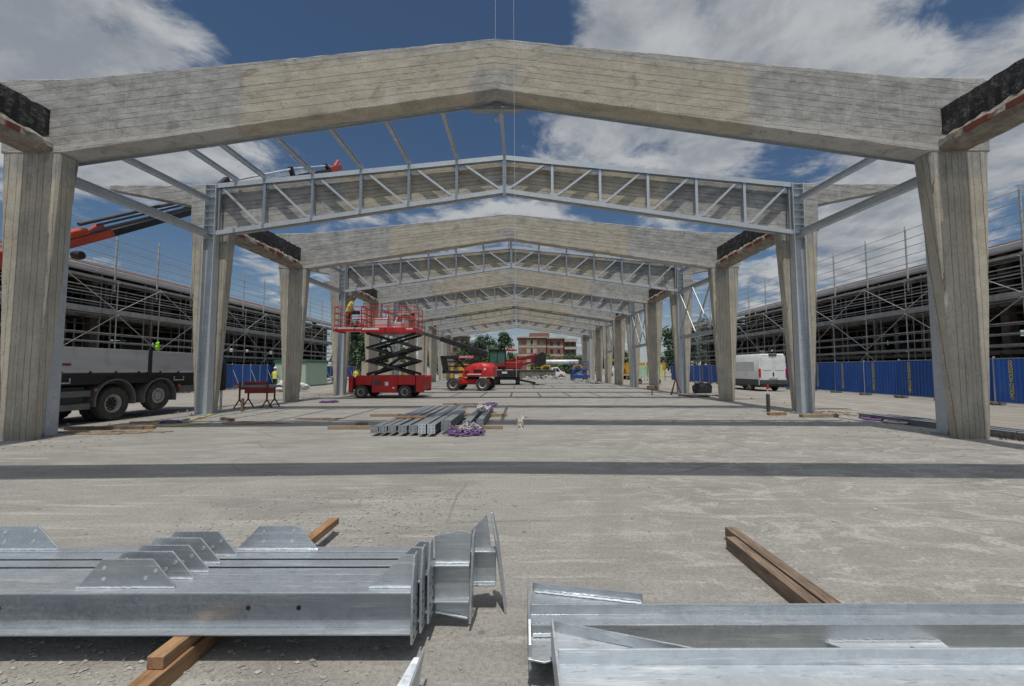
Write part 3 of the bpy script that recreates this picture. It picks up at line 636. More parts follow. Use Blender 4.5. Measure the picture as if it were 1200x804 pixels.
# beam end at the bottom edge
r = empty('steel_beam', (-1.0, 1.84, .02), 0, 'galvanised beam mostly below the bottom edge, only its upright end plate showing', 'steel beam')
m = MB(); m.ibeam((-3.2, 0, .06), (1.07, 0, .06), .12, .17, .008, .01); m.build('beam_profile', M['galvf'], r, bevel=.0035)
m = MB(); m.extr([(1.072, -.11, 0), (1.072, .14, 0), (1.085, .27, .17), (1.085, .2, .17), (1.072, -.11, .14)], (.012, 0, 0)); m.build('end_plate', M['galvf'], r, bevel=.002)
m = MB(); m.extr([(.98, .086, .055), (1.07, .086, .055), (1.078, .24, .13), (1.05, .24, .13)], (0, 0, .009)); m.build('end_gusset', M['galvf'], r)

# ------------------------------------------------------------------ stack of sections in mid floor
sx = [(-2.76, .15, .12), (-2.57, .15, .12), (-2.37, .15, .125), (-2.12, .16, .13), (-1.89, .16, .13), (-1.66, .15, .17), (-1.45, .15, .17), (-1.20, .2, .2), (-.73, .17, .17), (-.46, .14, .17)]
slab_ = ['leftmost grey steel section of the mid floor row', 'second grey steel section from the left in the mid floor row', 'third grey steel section from the left in the mid floor row', 'grey steel section under the short cross plank in the mid floor row', 'fifth grey steel section from the left in the mid floor row',
         'steel section with pale end plate, left of two such in the mid floor row', 'steel section with pale end plate, right of two such in the mid floor row', 'thickest steel section of the mid floor row, standing highest', 'steel section under purple straps, left of the strapped pair', 'steel section under purple straps, right of the strapped pair']
for i, (x, w_, h_) in enumerate(sx):
    y0 = 9.75 + [0, .02, .05, .0, .03, -.1, -.1, .35, .5, .9][i]; y1 = 15.2 + jit(.3) - (1.8 if i == 7 else 0)
    r = empty('steel_section', (x, y0, .091), jit(.008), slab_[i], 'steel section', 'steel sections laid out on timbers in mid floor')
    m = MB(); m.ibeam((0, 0, h_ / 2), (0, y1 - y0, h_ / 2), h_, w_, .01, .014); m.build('section_profile', M['galv'], r)
    m = MB(); m.box(-w_ / 2 - .012, w_ / 2 + .012, -.014, -.001, -.02, h_ + .03); p = m.build('end_plate', M['galv3' if i in (5, 6) else 'galv2'], r)
    m = MB()
    for bx in (-w_ * .28, w_ * .28):
        for bz in (.02, h_ * .5, h_ - .01): m.lathe([(.011, 0), (.011, .002)], (bx, -.0145, bz), (0, -1, 0), 8)
    m.build('bolt_hole', M['black'], p)
timber(-4.3, .1, 10.82, 10.92, 0, .09, 'wood3', 'front plank under the mid floor steel row, sticking out on both sides', .0, 'plank')
timber(-4.25, .12, 13.72, 13.82, 0, .09, 'wood3', 'rear plank under the mid floor steel row', .004, 'plank')
timber(-2.75, -1.95, 11.35, 11.45, .225, .275, 'wood', 'short reddish plank lying across the top of the mid floor steel row', .03, 'plank')
timber(-2.1, -.9, 14.6, 14.7, .30, .36, 'wood3', 'short pale plank across the rear of the mid floor steel row', .02, 'plank')
timber(-3.9, -3.6, 9.9 + 1.7, 9.98 + 1.7, 0, .08, 'wood2', 'small loose timber offcut left of the mid floor steel row', .1, 'plank')
def coil(name, c, rx, ry, h, n, r, mat, label, cat='strap', turns=5):
    pts = []; 
    for i in range(n):
        t = i / n * turns * 2 * math.pi; q = .45 + .55 * random.random()
        pts.append((c[0] + rx * q * math.cos(t) + jit(rx * .3), c[1] + ry * q * math.sin(t) + jit(ry * .3), c[2] + r + h * random.random() * (1.2 - q)))
    # smooth
    P2 = []
    for i in range(len(pts) - 1):
        for k in range(4):
            q = k / 4; a = V(pts[max(i - 1, 0)]); b = V(pts[i]); c_ = V(pts[i + 1]); d = V(pts[min(i + 2, len(pts) - 1)])
            P2.append(.5 * ((2 * b) + (c_ - a) * q + (2 * a - 5 * b + 4 * c_ - d) * q * q + (3 * b - a - 3 * c_ + d) * q ** 3))
    for p in P2: p.z = max(p.z, c[2] + r * .6)
    m = MB(); m.path(P2, r, 6); return tag(m.build(name, M[mat], loc=c, smooth=True), label, cat)
coil('lifting_strap', (-.72, 9.92, 0), .42, .3, .3, 70, .017, 'purple', 'tangled purple lifting strap in front of the mid floor steel row')
coil('lifting_strap', (-.65, 10.05, 0), .3, .22, .38, 60, .017, 'wstrap', 'off white strap tangled among the purple one by the steel row')
coil('lifting_strap', (-.62, 13.2, .27), .22, 1.1, .12, 34, .022, 'wstrap', 'off white strap lying along the top of the strapped pair of sections', turns=2.2)
coil('lifting_strap', (-.5, 14.5, .27), .25, .6, .14, 34, .022, 'purple', 'purple strap heap at the rear of the strapped pair of sections', turns=3)
# twine bundle with loose pale ends
r = empty('twine_bundle', (.54, 11.3, 0), 0, 'small beige bundle of twine with pale loose ends on the bare floor', 'bundle')
m = MB(); m.path([(0, .12, .085), (0, .05, .09), (0, -.05, .09), (0, -.12, .085)], .085, 12); m.build('twine_roll', M['straw'], r, smooth=True)
m = MB()
for a, b, c in ((-.12, .5, .25), (.16, .55, .3), (.22, .62, .28), (-.14, -.5, .01), (.05, -.55, .01), (.1, .4, .4)): m.path([(0, .1 if b > 0 else -.1, .09), (a * .5, b * .5, c * .8 + .02), (a, b, c * .6)], .008, 5)
m.build('loose_ends', M['cord'], r, smooth=True)

# ------------------------------------------------------------------ scattered gravel and litter
m = MB()
def stone(x, y, s, z=0):
    p = [(jit(s), jit(s), jit(s * .6)) for _ in range(6)]
    a = [(x + s + jit(s * .4), y + jit(s * .4), z + s * .3), (x + jit(s * .4), y + s * .8 + jit(s * .3), z + s * .3), (x - s + jit(s * .4), y + jit(s * .4), z + s * .3), (x + jit(s * .4), y - s * .8 + jit(s * .3), z + s * .3), (x + jit(s * .3), y + jit(s * .3), z + s * random.uniform(.6, 1.1)), (x, y, z - s * .2)]
    m.add(a, [(0, 1, 4), (1, 2, 4), (2, 3, 4), (3, 0, 4), (1, 0, 5), (2, 1, 5), (3, 2, 5), (0, 3, 5)])
for _ in range(8500):
    x = -2.6 + 2.7 * random.random() ** 1.1 + jit(.4); y = random.uniform(1.75, 5.4)
    if random.random() < .25 + .5 * math.exp(-((x + 1.0 - .3 * (y - 3.8)) ** 2) * 1.4): stone(x, y, .004 + .016 * random.random() ** 3.2)
for _ in range(1100): stone(random.uniform(-3.5, 0), random.uniform(1.6, 2.25), .003 + .01 * random.random() ** 3)
for _ in range(500): stone(random.uniform(.6, 3.6), random.uniform(1.9, 5.5), .002 + .006 * random.random() ** 3)
for _ in range(900): stone(random.uniform(-12, 12), random.uniform(4, 22), .006 + .018 * random.random() ** 5)
for _ in range(1000):
    s = random.choice((-1, 1)); stone(s * random.gauss(9.1, .9), random.uniform(8.2, 16), .008 + .03 * random.random() ** 4)
for _ in range(700): stone(random.choice((-1, 1)) * random.uniform(10.6, 13), random.uniform(9, 40), .012 + .05 * random.random() ** 3, -.07)
tag(m.build('gravel', M['gravel']), 'loose gravel and crumbs scattered over the concrete floor', kind='stuff')
# ------------------------------------------------------------------ wheels
def wheel(parent, c, r, w, ax=(0, 1, 0), rim=.58, mat='rim', deep=.3, hubs=True, tread=True, hub=None):
    """ax points outwards"""
    ax = V(ax).normalized(); m = MB(); rr = r * rim
    m.lathe([(rr, -w / 2), (r * .93, -w / 2), (r, -w * .36), (r, w * .36), (r * .94, w / 2), (rr * 1.08, w / 2), (rr, w * .42), (rr, -w / 2)], c, ax, 32, cap=False)
    if tread:
        x = ax.orthogonal().normalized(); y = ax.cross(x)
        for k in range(22):
            a = 2 * math.pi * k / 22; d = x * math.cos(a) + y * math.sin(a); t = -x * math.sin(a) + y * math.cos(a)
            p = V(c) + d * (r + .004); m.bar(p - ax * w * .36 + t * .02, p + ax * w * .36 - t * .02, r * .12, .016, d)
    t = m.build('tyre', M['tyre'], parent, smooth=True)
    m = MB(); m.lathe([(rr * .999, w * .38), (rr * .9, w * .42), (rr * .82, w * .36), (rr * .74, w * (.5 - deep)), (rr * .45, w * (.5 - deep)), (rr * .40, w * (.55 - deep)), (rr * .2, w * (.58 - deep)), (rr * .18, w * (.66 - deep)), (.002, w * (.66 - deep))], c, ax, 28, cap=False)
    if hubs:
        x = ax.orthogonal().normalized(); y = ax.cross(x)
        for k in range(8):
            a = 2 * math.pi * k / 8; m.lathe([(rr * .06, 0), (rr * .06, w * .07)], V(c) + (x * math.cos(a) + y * math.sin(a)) * rr * .58 + ax * w * (.5 - deep), ax, 6)
    m.build('rim', M[mat], t, smooth=True)
    m = MB(); m.lathe([(rr * .72, w * (.505 - deep)), (rr * .5, w * (.53 - deep)), (rr * .38, w * (.60 - deep)), (rr * .2, w * (.63 - deep)), (rr * .17, w * (.7 - deep)), (.002, w * (.7 - deep))], c, ax, 24, cap=False); m.build('hub', M['dark' if hub is None else hub], t, smooth=True)
    if hub == 'rim':
        x = ax.orthogonal().normalized(); y = ax.cross(x); m = MB()
        for k in range(10): a = 2 * math.pi * k / 10; m.lathe([(rr * .09, 0), (rr * .09, .006)], V(c) + (x * math.cos(a) + y * math.sin(a)) * rr * .60 + ax * w * (.525 - deep), ax, 10)
        m.build('vent_hole', M['black'], t)
    return t
def txt(name, s, size, mat, parent, M4, extr=.002, sx=1):
    cu = bpy.data.curves.new(name, 'FONT'); cu.body = s; cu.size = size; cu.align_x = 'CENTER'; cu.align_y = 'CENTER'; cu.extrude = extr; cu.offset = size * .012
    o = bpy.data.objects.new(name, cu); COL.objects.link(o); bpy.context.view_layer.update()
    me = bpy.data.meshes.new_from_object(o.evaluated_get(bpy.context.evaluated_depsgraph_get())); bpy.data.objects.remove(o)
    me.transform(Matrix.Diagonal((sx, 1, 1, 1))); me.transform(M4); me.materials.clear(); me.materials.append(M[mat])
    ob = bpy.data.objects.new(name, me); COL.objects.link(ob); ob.parent = parent; return ob
def frame_m(origin, xdir, ydir):
    x = V(xdir).normalized(); y = V(ydir).normalized(); z = x.cross(y)
    return Matrix(((x.x, y.x, z.x, origin[0]), (x.y, y.y, z.y, origin[1]), (x.z, y.z, z.z, origin[2]), (0, 0, 0, 1)))

# ------------------------------------------------------------------ people
def person(loc, rz, label, shirt='hiy', trous='navy', hat='hat', pose='stand', vest='hiy'):
    r = empty('person', loc, rz, label, 'person')
    bend = {'stand': 0, 'lean': .35}[pose]
    def T(x, y, z):   # lean forward at the hips (towards -y)
        if z > .95 and bend: 
            h = z - .95; return (x, y - h * math.sin(bend), .95 + h * math.cos(bend))
        return (x, y, z)
    P = {}; E = []; rad = {}
    def v(n, x, y, z, rr): P[n] = T(x, y, z); rad[n] = rr
    v('hip', 0, 0, .95, (.16, .12)); v('waist', 0, .005, 1.1, (.145, .11)); v('chest', 0, .01, 1.3, (.175, .125)); v('sh', 0, .015, 1.44, (.12, .09)); v('neck', 0, -.0, 1.53, (.055, .055)); v('jaw', 0, -.02, 1.6, (.07, .085)); v('head', 0, -.01, 1.69, (.085, .10)); v('crown', 0, 0, 1.76, (.06, .07))
    for s, q in ((-1, 'l'), (1, 'r')):
        fwd = -.12 if q == 'l' else -.2
        v(q + 'S', s * .19, .015, 1.42, (.06, .06)); v(q + 'E', s * .26, .02 if pose == 'stand' else -.08, 1.14, (.045, .045)); v(q + 'W', s * .2, fwd - (.1 if pose == 'lean' else 0), 1.0, (.03, .032)); v(q + 'H', s * .18, fwd - .09, .985, (.036, .022))
        v(q + 'T', s * .095, 0, .86, (.095, .095)); v(q + 'K', s * .105, -.02, .49, (.06, .062)); v(q + 'A', s * .115, .02, .1, (.042, .045)); v(q + 'F', s * .125, -.13, .035, (.045, .03))
        E += [('sh', q + 'S'), (q + 'S', q + 'E'), (q + 'E', q + 'W'), (q + 'W', q + 'H'), ('hip', q + 'T'), (q + 'T', q + 'K'), (q + 'K', q + 'A'), (q + 'A', q + 'F')]
        hx, hy, hz = P[q + 'H']
    E += [('hip', 'waist'), ('waist', 'chest'), ('chest', 'sh'), ('sh', 'neck'), ('neck', 'jaw'), ('jaw', 'head'), ('head', 'crown')]
    ks = list(P); me = bpy.data.meshes.new('body'); me.from_pydata([P[k] for k in ks], [(ks.index(a), ks.index(b)) for a, b in E], [])
    o = bpy.data.objects.new('body', me); COL.objects.link(o); sk = o.modifiers.new('s', 'SKIN'); sk.use_smooth_shade = True
    for i, k in enumerate(ks): me.skin_vertices[0].data[i].radius = rad[k]; me.skin_vertices[0].data[i].use_root = (k == 'hip')
    sb = o.modifiers.new('u', 'SUBSURF'); sb.levels = 2; sb.render_levels = 2
    bpy.context.view_layer.update(); dg = bpy.context.evaluated_depsgraph_get()
    bm_ = bpy.data.meshes.new_from_object(o.evaluated_get(dg)); bpy.data.objects.remove(o)
    m = MB(); m.add([tuple(q.co) for q in bm_.vertices], [tuple(p.vertices) for p in bm_.polygons])
    for s, q in ((-1, 'l'), (1, 'r')):     # five fingers on each hand, nose, ears
        h = V(P[q + 'H'])
        for k in range(4): 
            b = h + V((s * (-.024 + .016 * k), -.03, 0)); l = (.055, .066, .07, .06)[k]; m.path([b, b + V((0, -l * .6, -.012)), b + V((0, -l, -.04))], .0085, 6, .0065)
        m.path([h + V((-s * .03, 0, 0)), h + V((-s * .055, -.03, -.01)), h + V((-s * .05, -.055, -.02))], .0095, 6, .007)
        m.blob(T(s * .088, .0, 1.67), .012, .022, .03, 6, 4)
    m.path([T(0, -.105, 1.69), T(0, -.128, 1.65), T(0, -.11, 1.64)], .013, 6)
    for s in (-1, 1): m.blob(T(s * .035, -.098, 1.695), .013, .008, .008, 6, 4, mi=3)
    m.path([T(-.028, -.1, 1.605), T(0, -.106, 1.602), T(.028, -.1, 1.605)], .006, 5, mi=4)
    mats = [M['skin'], M[shirt], M[trous], M['black'], M['brick'], M['dark']]
    nb = len(bm_.polygons)
    for i in range(nb):
        p = bm_.polygons[i]; c = p.center; w = p.center
        if c.z < .10: m.mi[i] = 5
        elif c.z < .96 and abs(c.x) < .17 and c.y > -.17: m.mi[i] = 2
        elif c.z < (1.5 if not bend else 1.46) and not (c.z < 1.2 and abs(c.x) > .17): m.mi[i] = 1
        else: m.mi[i] = 0
    m.build('body', mats, r, smooth=True)
    if vest:
        q = MB(); rings = []
        for z, a, b in ((.93, .185, .15), (1.1, .17, .14), (1.3, .20, .155), (1.4, .175, .135), (1.46, .13, .11)):
            rings.append([T(a * math.cos(t * math.pi / 8), .008 + b * math.sin(t * math.pi / 8), z) for t in range(16)])
        q.loft(rings, cap=False); vv = q.build('hi_vis_vest', M[vest], r, smooth=True)
        q = MB()
        for z, a, b in ((1.05, .178, .147), (1.22, .193, .151)):
            q.loft([[T(a * math.cos(t * math.pi / 8), .008 + b * math.sin(t * math.pi / 8), z + dz) for t in range(16)] for dz in (0, .05)], cap=False)
        q.build('reflective_band', M['white'], vv, smooth=True)
    q = MB(); rings = [[T((.105 * k + (.0)) * math.cos(t * math.pi / 8), -.005 + (.125 * k + (.03 if k > 1 and math.sin(t * math.pi / 8) < -.5 else 0)) * math.sin(t * math.pi / 8), z) for t in range(16)] for z, k in ((1.715, 1.18), (1.725, 1.0), (1.77, .93), (1.81, .7), (1.83, .3))]
    q.loft(rings); q.build('hard_hat', M[hat], r, smooth=True)
    return r

# ------------------------------------------------------------------ red scissor lift
SC = (-6.5, 23.55, 0)
r = empty('scissor_lift', SC, 0, 'red scissor lift with its railed platform raised high beside the left columns', 'scissor lift')
m = MB(); m.box(-1.75, 1.8, -.55, .55, .38, .72); m.box(-1.5, 1.6, -.8, .8, .72, .98); m.build('chassis', M['black'], r, bevel=.02)
for s in (-1, 1):
    y = s * .88; 
    for nm, x0, x1, z0, z1 in (('side_cover', -1.64, -.80, .69, 1.2), ('side_cover', .56, 1.5, .69, 1.2), ('side_cover', -.79, .55, .3, 1.2)):
        m = MB(); m.box(x0, x1, y - .1, y + .1, z0, z1); c = m.build(nm, M['red'], r, bevel=.025)
        if x0 == -.79:
            m = MB(); yy = y + s * .101; m.box(-.62, -.3, min(yy, yy + s * .01), max(yy, yy + s * .01), .68, .95); m.build('control_panel', M['dark'], c); m = MB(); m.box(-.1, .08, min(yy, yy + s * .006), max(yy, yy + s * .006), .66, .86); m.box(.3, .42, min(yy, yy + s * .006), max(yy, yy + s * .006), .5, .58); m.build('sticker', M['white'], c)
    for x0, x1, z0, z1 in ((-2.02, -1.80, .3, 1.18), (1.53, 1.95, .32, 1.2)):
        m = MB(); m.box(x0, x1, y - .12, y + .1, z0, z1); m.build('corner_post', M['red'], r, bevel=.03)
    for x in (-1.33, .97):
        wheel(r, (x, s * 1.0, .335), .335, .25, (0, s, 0), .6)
    m = MB(); m.box(1.955, 1.975, y - .09, y - .02, .55, .66); m.build('tail_light', M['redlamp'], r)
m = MB(); m.box(-2.0, -1.85, -.75, .75, .45, 1.1); m.box(1.75, 1.92, -.75, .75, .45, 1.15); m.build('end_panel', M['red'], r, bevel=.02)
zs = [1.22, 1.94, 2.66, 3.42]
for lv in range(3):
    for s in (-1, 1):
        for k, (xa, xb) in enumerate(((-1.2, 1.42), (1.42, -1.2))):
            m = MB(); y = s * (.62 if k == 0 else .70); m.bar((xa, y, zs[lv] + .03), (xb, y, zs[lv + 1] + .03), .07, .13); m.build('scissor_arm', M['black'], r, bevel=.008)
    m = MB()
    for x in (-1.2, 1.42): m.tube((x, -.76, zs[lv + 1] + .03), (x, .76, zs[lv + 1] + .03), .045, 10)
    m.tube((.11, -.76, (zs[lv] + zs[lv + 1]) / 2 + .03), (.11, .76, (zs[lv] + zs[lv + 1]) / 2 + .03), .05, 10); m.build('pivot_tube', M['black'], r, smooth=True)
m = MB(); m.tube((-.9, 0, 1.3), (.5, 0, 2.2), .075, 12); m.tube((.5, 0, 2.2), (.9, 0, 2.45), .05, 12); m.build('hydraulic_ram', M['dark'], r, smooth=True)
m = MB(); m.path([(-.9, .45, 2.3), (-.75, .5, 2.75), (-.3, .5, 2.8), (-.2, .52, 2.5)], .05, 8); m.build('hose', M['black'], r, smooth=True)
m = MB(); m.box(-1.45, 1.42, -.92, .92, 3.48, 3.76); pf = m.build('platform', M['red'], r, bevel=.02)
m = MB(); m.box(-1.38, -.5, -.926, -.92, 3.62, 3.72); m.box(.95, 1.3, -.926, -.92, 3.64, 3.7); m.build('sticker', M['white'], pf)
m = MB(); m.box(-2.95, -1.455, -.82, .82, 3.66, 3.76); m.build('platform_extension', M['board'], r, bevel=.01)
m = MB(); m.box(-2.97, -1.455, -.84, -.822, 3.55, 3.68); m.box(-2.97, -2.952, -.84, .84, 3.55, 3.76); m.build('extension_edge', M['red'], r)
def rail(x0, x1, y0, y1, nx, z0, hs, left_open=False):
    m = MB()
    for h in hs:
        m.path([(x0, y0, z0 + h), (x1, y0, z0 + h), (x1, y1, z0 + h), (x0, y1, z0 + h), (x0, y0, z0 + h)], .021, 8)
    for i in range(nx + 1):
        x = x0 + (x1 - x0) * i / nx
        for y in (y0, y1): m.tube((x, y, z0), (x, y, z0 + hs[-1]), .02, 8)
    for x in (x0, x1): m.tube((x, (y0 + y1) / 2, z0), (x, (y0 + y1) / 2, z0 + hs[-1]), .02, 8)
    return m
rail(-1.43, 1.40, -.9, .9, 4, 3.76, (.12, .42, .78, 1.14)).build('guard_rail', M['red'], r, smooth=True)
rail(-2.93, -1.5, -.78, .78, 2, 3.76, (.12, .42, .78, 1.12)).build('guard_rail', M['red'], r, smooth=True)
m = MB(); m.box(-2.0, -1.55, -.95, -.8, 4.45, 4.62); m.tube((-1.9, -.9, 4.62), (-1.9, -.9, 4.7), .02, 8); m.build('control_box', M['black'], r, bevel=.015)
person((SC[0] - 2.45, SC[1] - .15, 3.76), R(95), 'worker in a yellow top and dark helmet leaning on the raised red platform', 'oxt', 'navy', 'hatd', 'lean', 'hiy')
m = MB(); m.box(-1.0, -.25, -.3, .2, 0, .55); m.box(.1, .55, -.2, .25, 0, .35)
tag(m.build('tool_crate', M['board'], loc=(0, 0, 0), bevel=.02), 'grey tool crates standing on the raised red platform', 'crate'); bpy.data.objects['tool_crate'].location = (SC[0], SC[1], 3.762)

# ------------------------------------------------------------------ red articulated boom lift
r = empty('boom_lift', (-3.0, 31.3, 0), R(-9), 'red articulated boom lift on four pale rimmed wheels, dark boom reaching up to the left', 'boom lift')
m = MB(); m.box(-1.25, 1.25, -.42, .42, .42, .85); m.box(-1.35, -1.0, -.75, .75, .4, .62); m.box(.9, 1.3, -.75, .75, .4, .62); m.box(-.6, .6, -.7, .7, .5, .8); m.build('chassis', M['red'], r, bevel=.03)
for x in (-1.1, 1.05):
    for s in (-1, 1): wheel(r, (x, s * .98, .46), .46, .34, (0, s, 0), .62)
m = MB(); rings = []
for x, z1, wy in ((-.55, 1.45, .62), (-.3, 1.72, .78), (.2, 1.95, .86), (.9, 2.02, .88), (1.5, 1.95, .85), (1.72, 1.7, .78)):
    rings.append([(x, -wy, .98), (x, -wy, z1 - .35), (x, -wy * .82, z1 - .08), (x, -wy * .4, z1), (x, wy * .4, z1), (x, wy * .82, z1 - .08), (x, wy, z1 - .35), (x, wy, .98)])
m.loft(rings); hd = m.build('turret_hood', M['red'], r, smooth=True, bevel=.03)
m = MB(); m.box(.35, .95, -.905, -.86, 1.35, 1.5); m.box(-.3, .1, -.83, -.8, 1.3, 1.42); m.build('vent_grille', M['black'], hd)
m = MB(); m.box(-.1, .9, -.9, -.865, 1.12, 1.2); m.box(1.1, 1.25, -.885, -.86, 1.45, 1.6); m.build('sticker', M['white'], hd)
m = MB(); m.lathe([(.45, .8), (.45, .98)], (.1, 0, 0), (0, 0, 1), 24); m.build('slew_ring', M['black'], r, smooth=True)
for y in (-.32, .32):
    m = MB(); m.bar((-2.15, y, 1.32), (.2, y, 1.32), .1, .2); m.bar((-2.1, y, 1.72), (.2, y, 1.78), .08, .1); m.build('lower_arm', M['black'], r)
    m = MB(); m.bar((-2.2, y, 2.4), (1.0, y, 2.42), .1, .2); m.bar((-2.1, y, 2.08), (.7, y, 2.1), .07, .09); ua = m.build('upper_arm', M['black'], r)
    m = MB(); m.bar((-2.22, y, 2.5), (-1.95, y, 1.25), .1, .22, (1, 0, 0)); m.bar((-1.4, y, 2.35), (-.3, y, 1.45), .08, .09); m.build('link_arm', M['black'], r)
    if y < 0:
        m = MB(); m.box(-.95, .25, y - .06, y - .052, 2.31, 2.51); pl = m.build('name_plate', M['red'], ua)
        txt('lettering', 'MANITOU', .22, 'white', pl, frame_m((-.35, y - .063, 2.41), (1, 0, 0), (0, 0, 1)))
m = MB(); m.box(-2.25, -1.95, -.05, .05, 1.25, 1.5); m.build('hazard_tape', M['yellow'], r)
m = MB(); m.bar((1.0, 0, 2.35), (1.0, 0, 2.85), .3, .3); m.build('knuckle', M['black'], r, bevel=.02)
m = MB(); m.bar((1.1, 0, 2.62), (-2.4, 0, 3.78), .26, .36); mb_ = m.build('main_boom', M['black'], r, bevel=.02)
m = MB(); m.bar((-2.3, 0, 3.75), (-4.7, 0, 4.5), .18, .26); m.build('telescope', M['dark'], mb_, bevel=.015)
m = MB(); m.bar((-4.65, 0, 4.5), (-5.2, 0, 3.9), .12, .14); m.build('jib', M['black'], r)
m = MB(); m.box(-6.2, -5.2, -.7, .7, 3.5, 3.58)
for h in (.5, 1.05): m.path([(-6.2, -.7, 3.55 + h), (-5.2, -.7, 3.55 + h), (-5.2, .7, 3.55 + h), (-6.2, .7, 3.55 + h), (-6.2, -.7, 3.55 + h)], .02, 6)
for x in (-6.2, -5.2):
    for y in (-.7, .7): m.tube((x, y, 3.55), (x, y, 4.6), .02, 6)
m.build('basket', M['dark'], r)

# ------------------------------------------------------------------ red telehandler behind it
r = empty('telehandler', (-.75, 43.2, 0), 0, 'red telescopic handler with green glazed cab and black bucket held out to the right', 'telehandler')
m = MB(); m.box(-1.2, 1.15, -1.6, 2.4, .5, 1.15); m.box(-1.25, 1.2, -1.9, -1.3, .75, 1.45); m.build('chassis', M['black'], r, bevel=.04)
for x in (-.95, .9):
    for y in (-1.1, 1.8): wheel(r, (x + (.12 if x > 0 else -.12), y, .62), .62, .42, (1 if x > 0 else -1, 0, 0), .55)
m = MB(); m.box(-1.0, 1.35, -1.5, 1.8, 1.5, 2.25); m.box(.9, 1.5, -1.2, 2.0, 1.7, 2.4); m.build('upper_body', M['darkred'], r, bevel=.08)
m = MB(); m.box(-1.75, -.15, -1.9, -.2, 1.75, 2.05); m.build('cab_base', M['darkred'], r, bevel=.04)
m = MB(); m.box(-1.7, -.2, -1.85, -.25, 2.05, 3.3); cb = m.build('cab', M['glassg'], r, bevel=.05)
m = MB()
for x in (-1.72, -.2):
    for y in (-1.87, -.25): m.bar((x, y, 2.0), (x, y, 3.34), .09, .09, (1, 0, 0))
m.box(-1.78, -.14, -1.95, -.2, 3.34, 3.46); m.box(-1.0, -.92, -1.89, -1.86, 2.05, 3.34); m.build('cab_frame', M['black'], cb)
m = MB(); m.box(-.1, .95, -1.45, -1.0, 3.3, 3.48); m.build('roof_beacon', M['redlamp'], r, bevel=.02)
m = MB(); m.bar((-.3, .1, 2.2), (2.9, -1.2, 2.85), .32, .34); bo = m.build('boom', M['darkred'], r, bevel=.03)
m = MB(); m.bar((.9, -.6, 1.9), (2.6, -1.15, 2.2), .14, .2); m.bar((2.4, -1.1, 2.25), (2.75, -1.2, 2.7), .14, .2); m.build('lift_ram', M['darkred'], bo)
m = MB(); m.extr([(2.6, -2.2, 2.1), (3.1, -2.2, 1.72), (3.75, -2.2, 2.0), (3.75, -2.2, 3.0), (3.4, -2.2, 3.2), (2.75, -2.2, 2.85)], (0, 2.1, 0)); m.build('bucket', M['black'], r, bevel=.03)
m = MB(); m.bar((.6, -1.6, .6), (2.75, -1.75, .18), .2, .2); m.box(2.4, 3.1, -2.0, -1.5, .0, .1); m.bar((-.6, -1.6, .6), (-2.5, -1.75, .2), .2, .2); m.box(-2.9, -2.3, -2.0, -1.5, 0, .1); m.build('stabiliser', M['black'], r)
m = MB(); m.box(-.5, .0, -1.93, -1.9, 1.1, 1.3); m.build('number_board', M['white'], r)

# ------------------------------------------------------------------ small blue lift, pickup, yellow machines, far yard
r = empty('scissor_lift', (8.5, 58.3, 0), 0, 'small blue scissor lift lowered beside the far right columns', 'scissor lift')
m = MB(); m.box(-1.15, 1.15, -.5, .5, .25, .75); m.build('chassis', M['blue2'], r, bevel=.03)
for x in (-.85, .85):
    for s in (-1, 1): wheel(r, (x, s * .5, .25), .25, .18, (0, s, 0), .6, tread=False)
for lv in range(3):
    for s in (-1, 1):
        for xa, xb in ((-1, 1), (1, -1)):
            m = MB(); m.bar((xa, s * .4, .8 + lv * .2), (xb, s * .4, .98 + lv * .2), .05, .08); m.build('scissor_arm', M['blue2'], r)
m = MB(); m.box(-1.2, 1.2, -.55, .55, 1.4, 1.52); m.build('platform', M['blue2'], r)
rail(-1.2, 1.2, -.55, .55, 4, 1.52, (.15, .55, 1.05)).build('guard_rail', M['blue2'], r)
r = empty('pickup_truck', (5.8, 75, -.05), R(4), 'white crew cab pickup truck parked far behind the rubble', 'pickup')
m = MB(); rings = []
for x, z0, z1 in ((-2.2, .45, 1.0), (.1, .45, 1.02), (.25, .45, 1.9), (1.2, .45, 1.95), (1.75, .45, 1.2), (2.4, .45, 1.05), (2.5, .5, .85)):
    w_ = .9 if z1 < 1.5 else .82; rings.append([(x, -.9, z0), (x, .9, z0), (x, .9, min(z1, 1.05)), (x, w_ - .05, z1), (x, -w_ + .05, z1), (x, -.9, min(z1, 1.05))])
m.loft(rings); m.build('body', M['white'], r, bevel=.03)
m = MB()
for s in (-1, 1):
    m.extr([(.35, s * .885, 1.15), (.78, s * .885, 1.15), (.78, s * .835, 1.75), (.38, s * .835, 1.75)], (0, s * .012, 0)); m.extr([(.86, s * .885, 1.15), (1.55, s * .885, 1.15), (1.2, s * .84, 1.75), (.86, s * .835, 1.75)], (0, s * .012, 0))
m.build('side_window', M['glass'], r)
for x in (-1.4, 1.75):
    for s in (-1, 1): wheel(r, (x, s * .82, .37), .37, .22, (0, s, 0), .6, tread=False)
m = MB(); m.box(-2.3, 2.5, -.8, .8, .3, .5); m.build('sill', M['black'], r)
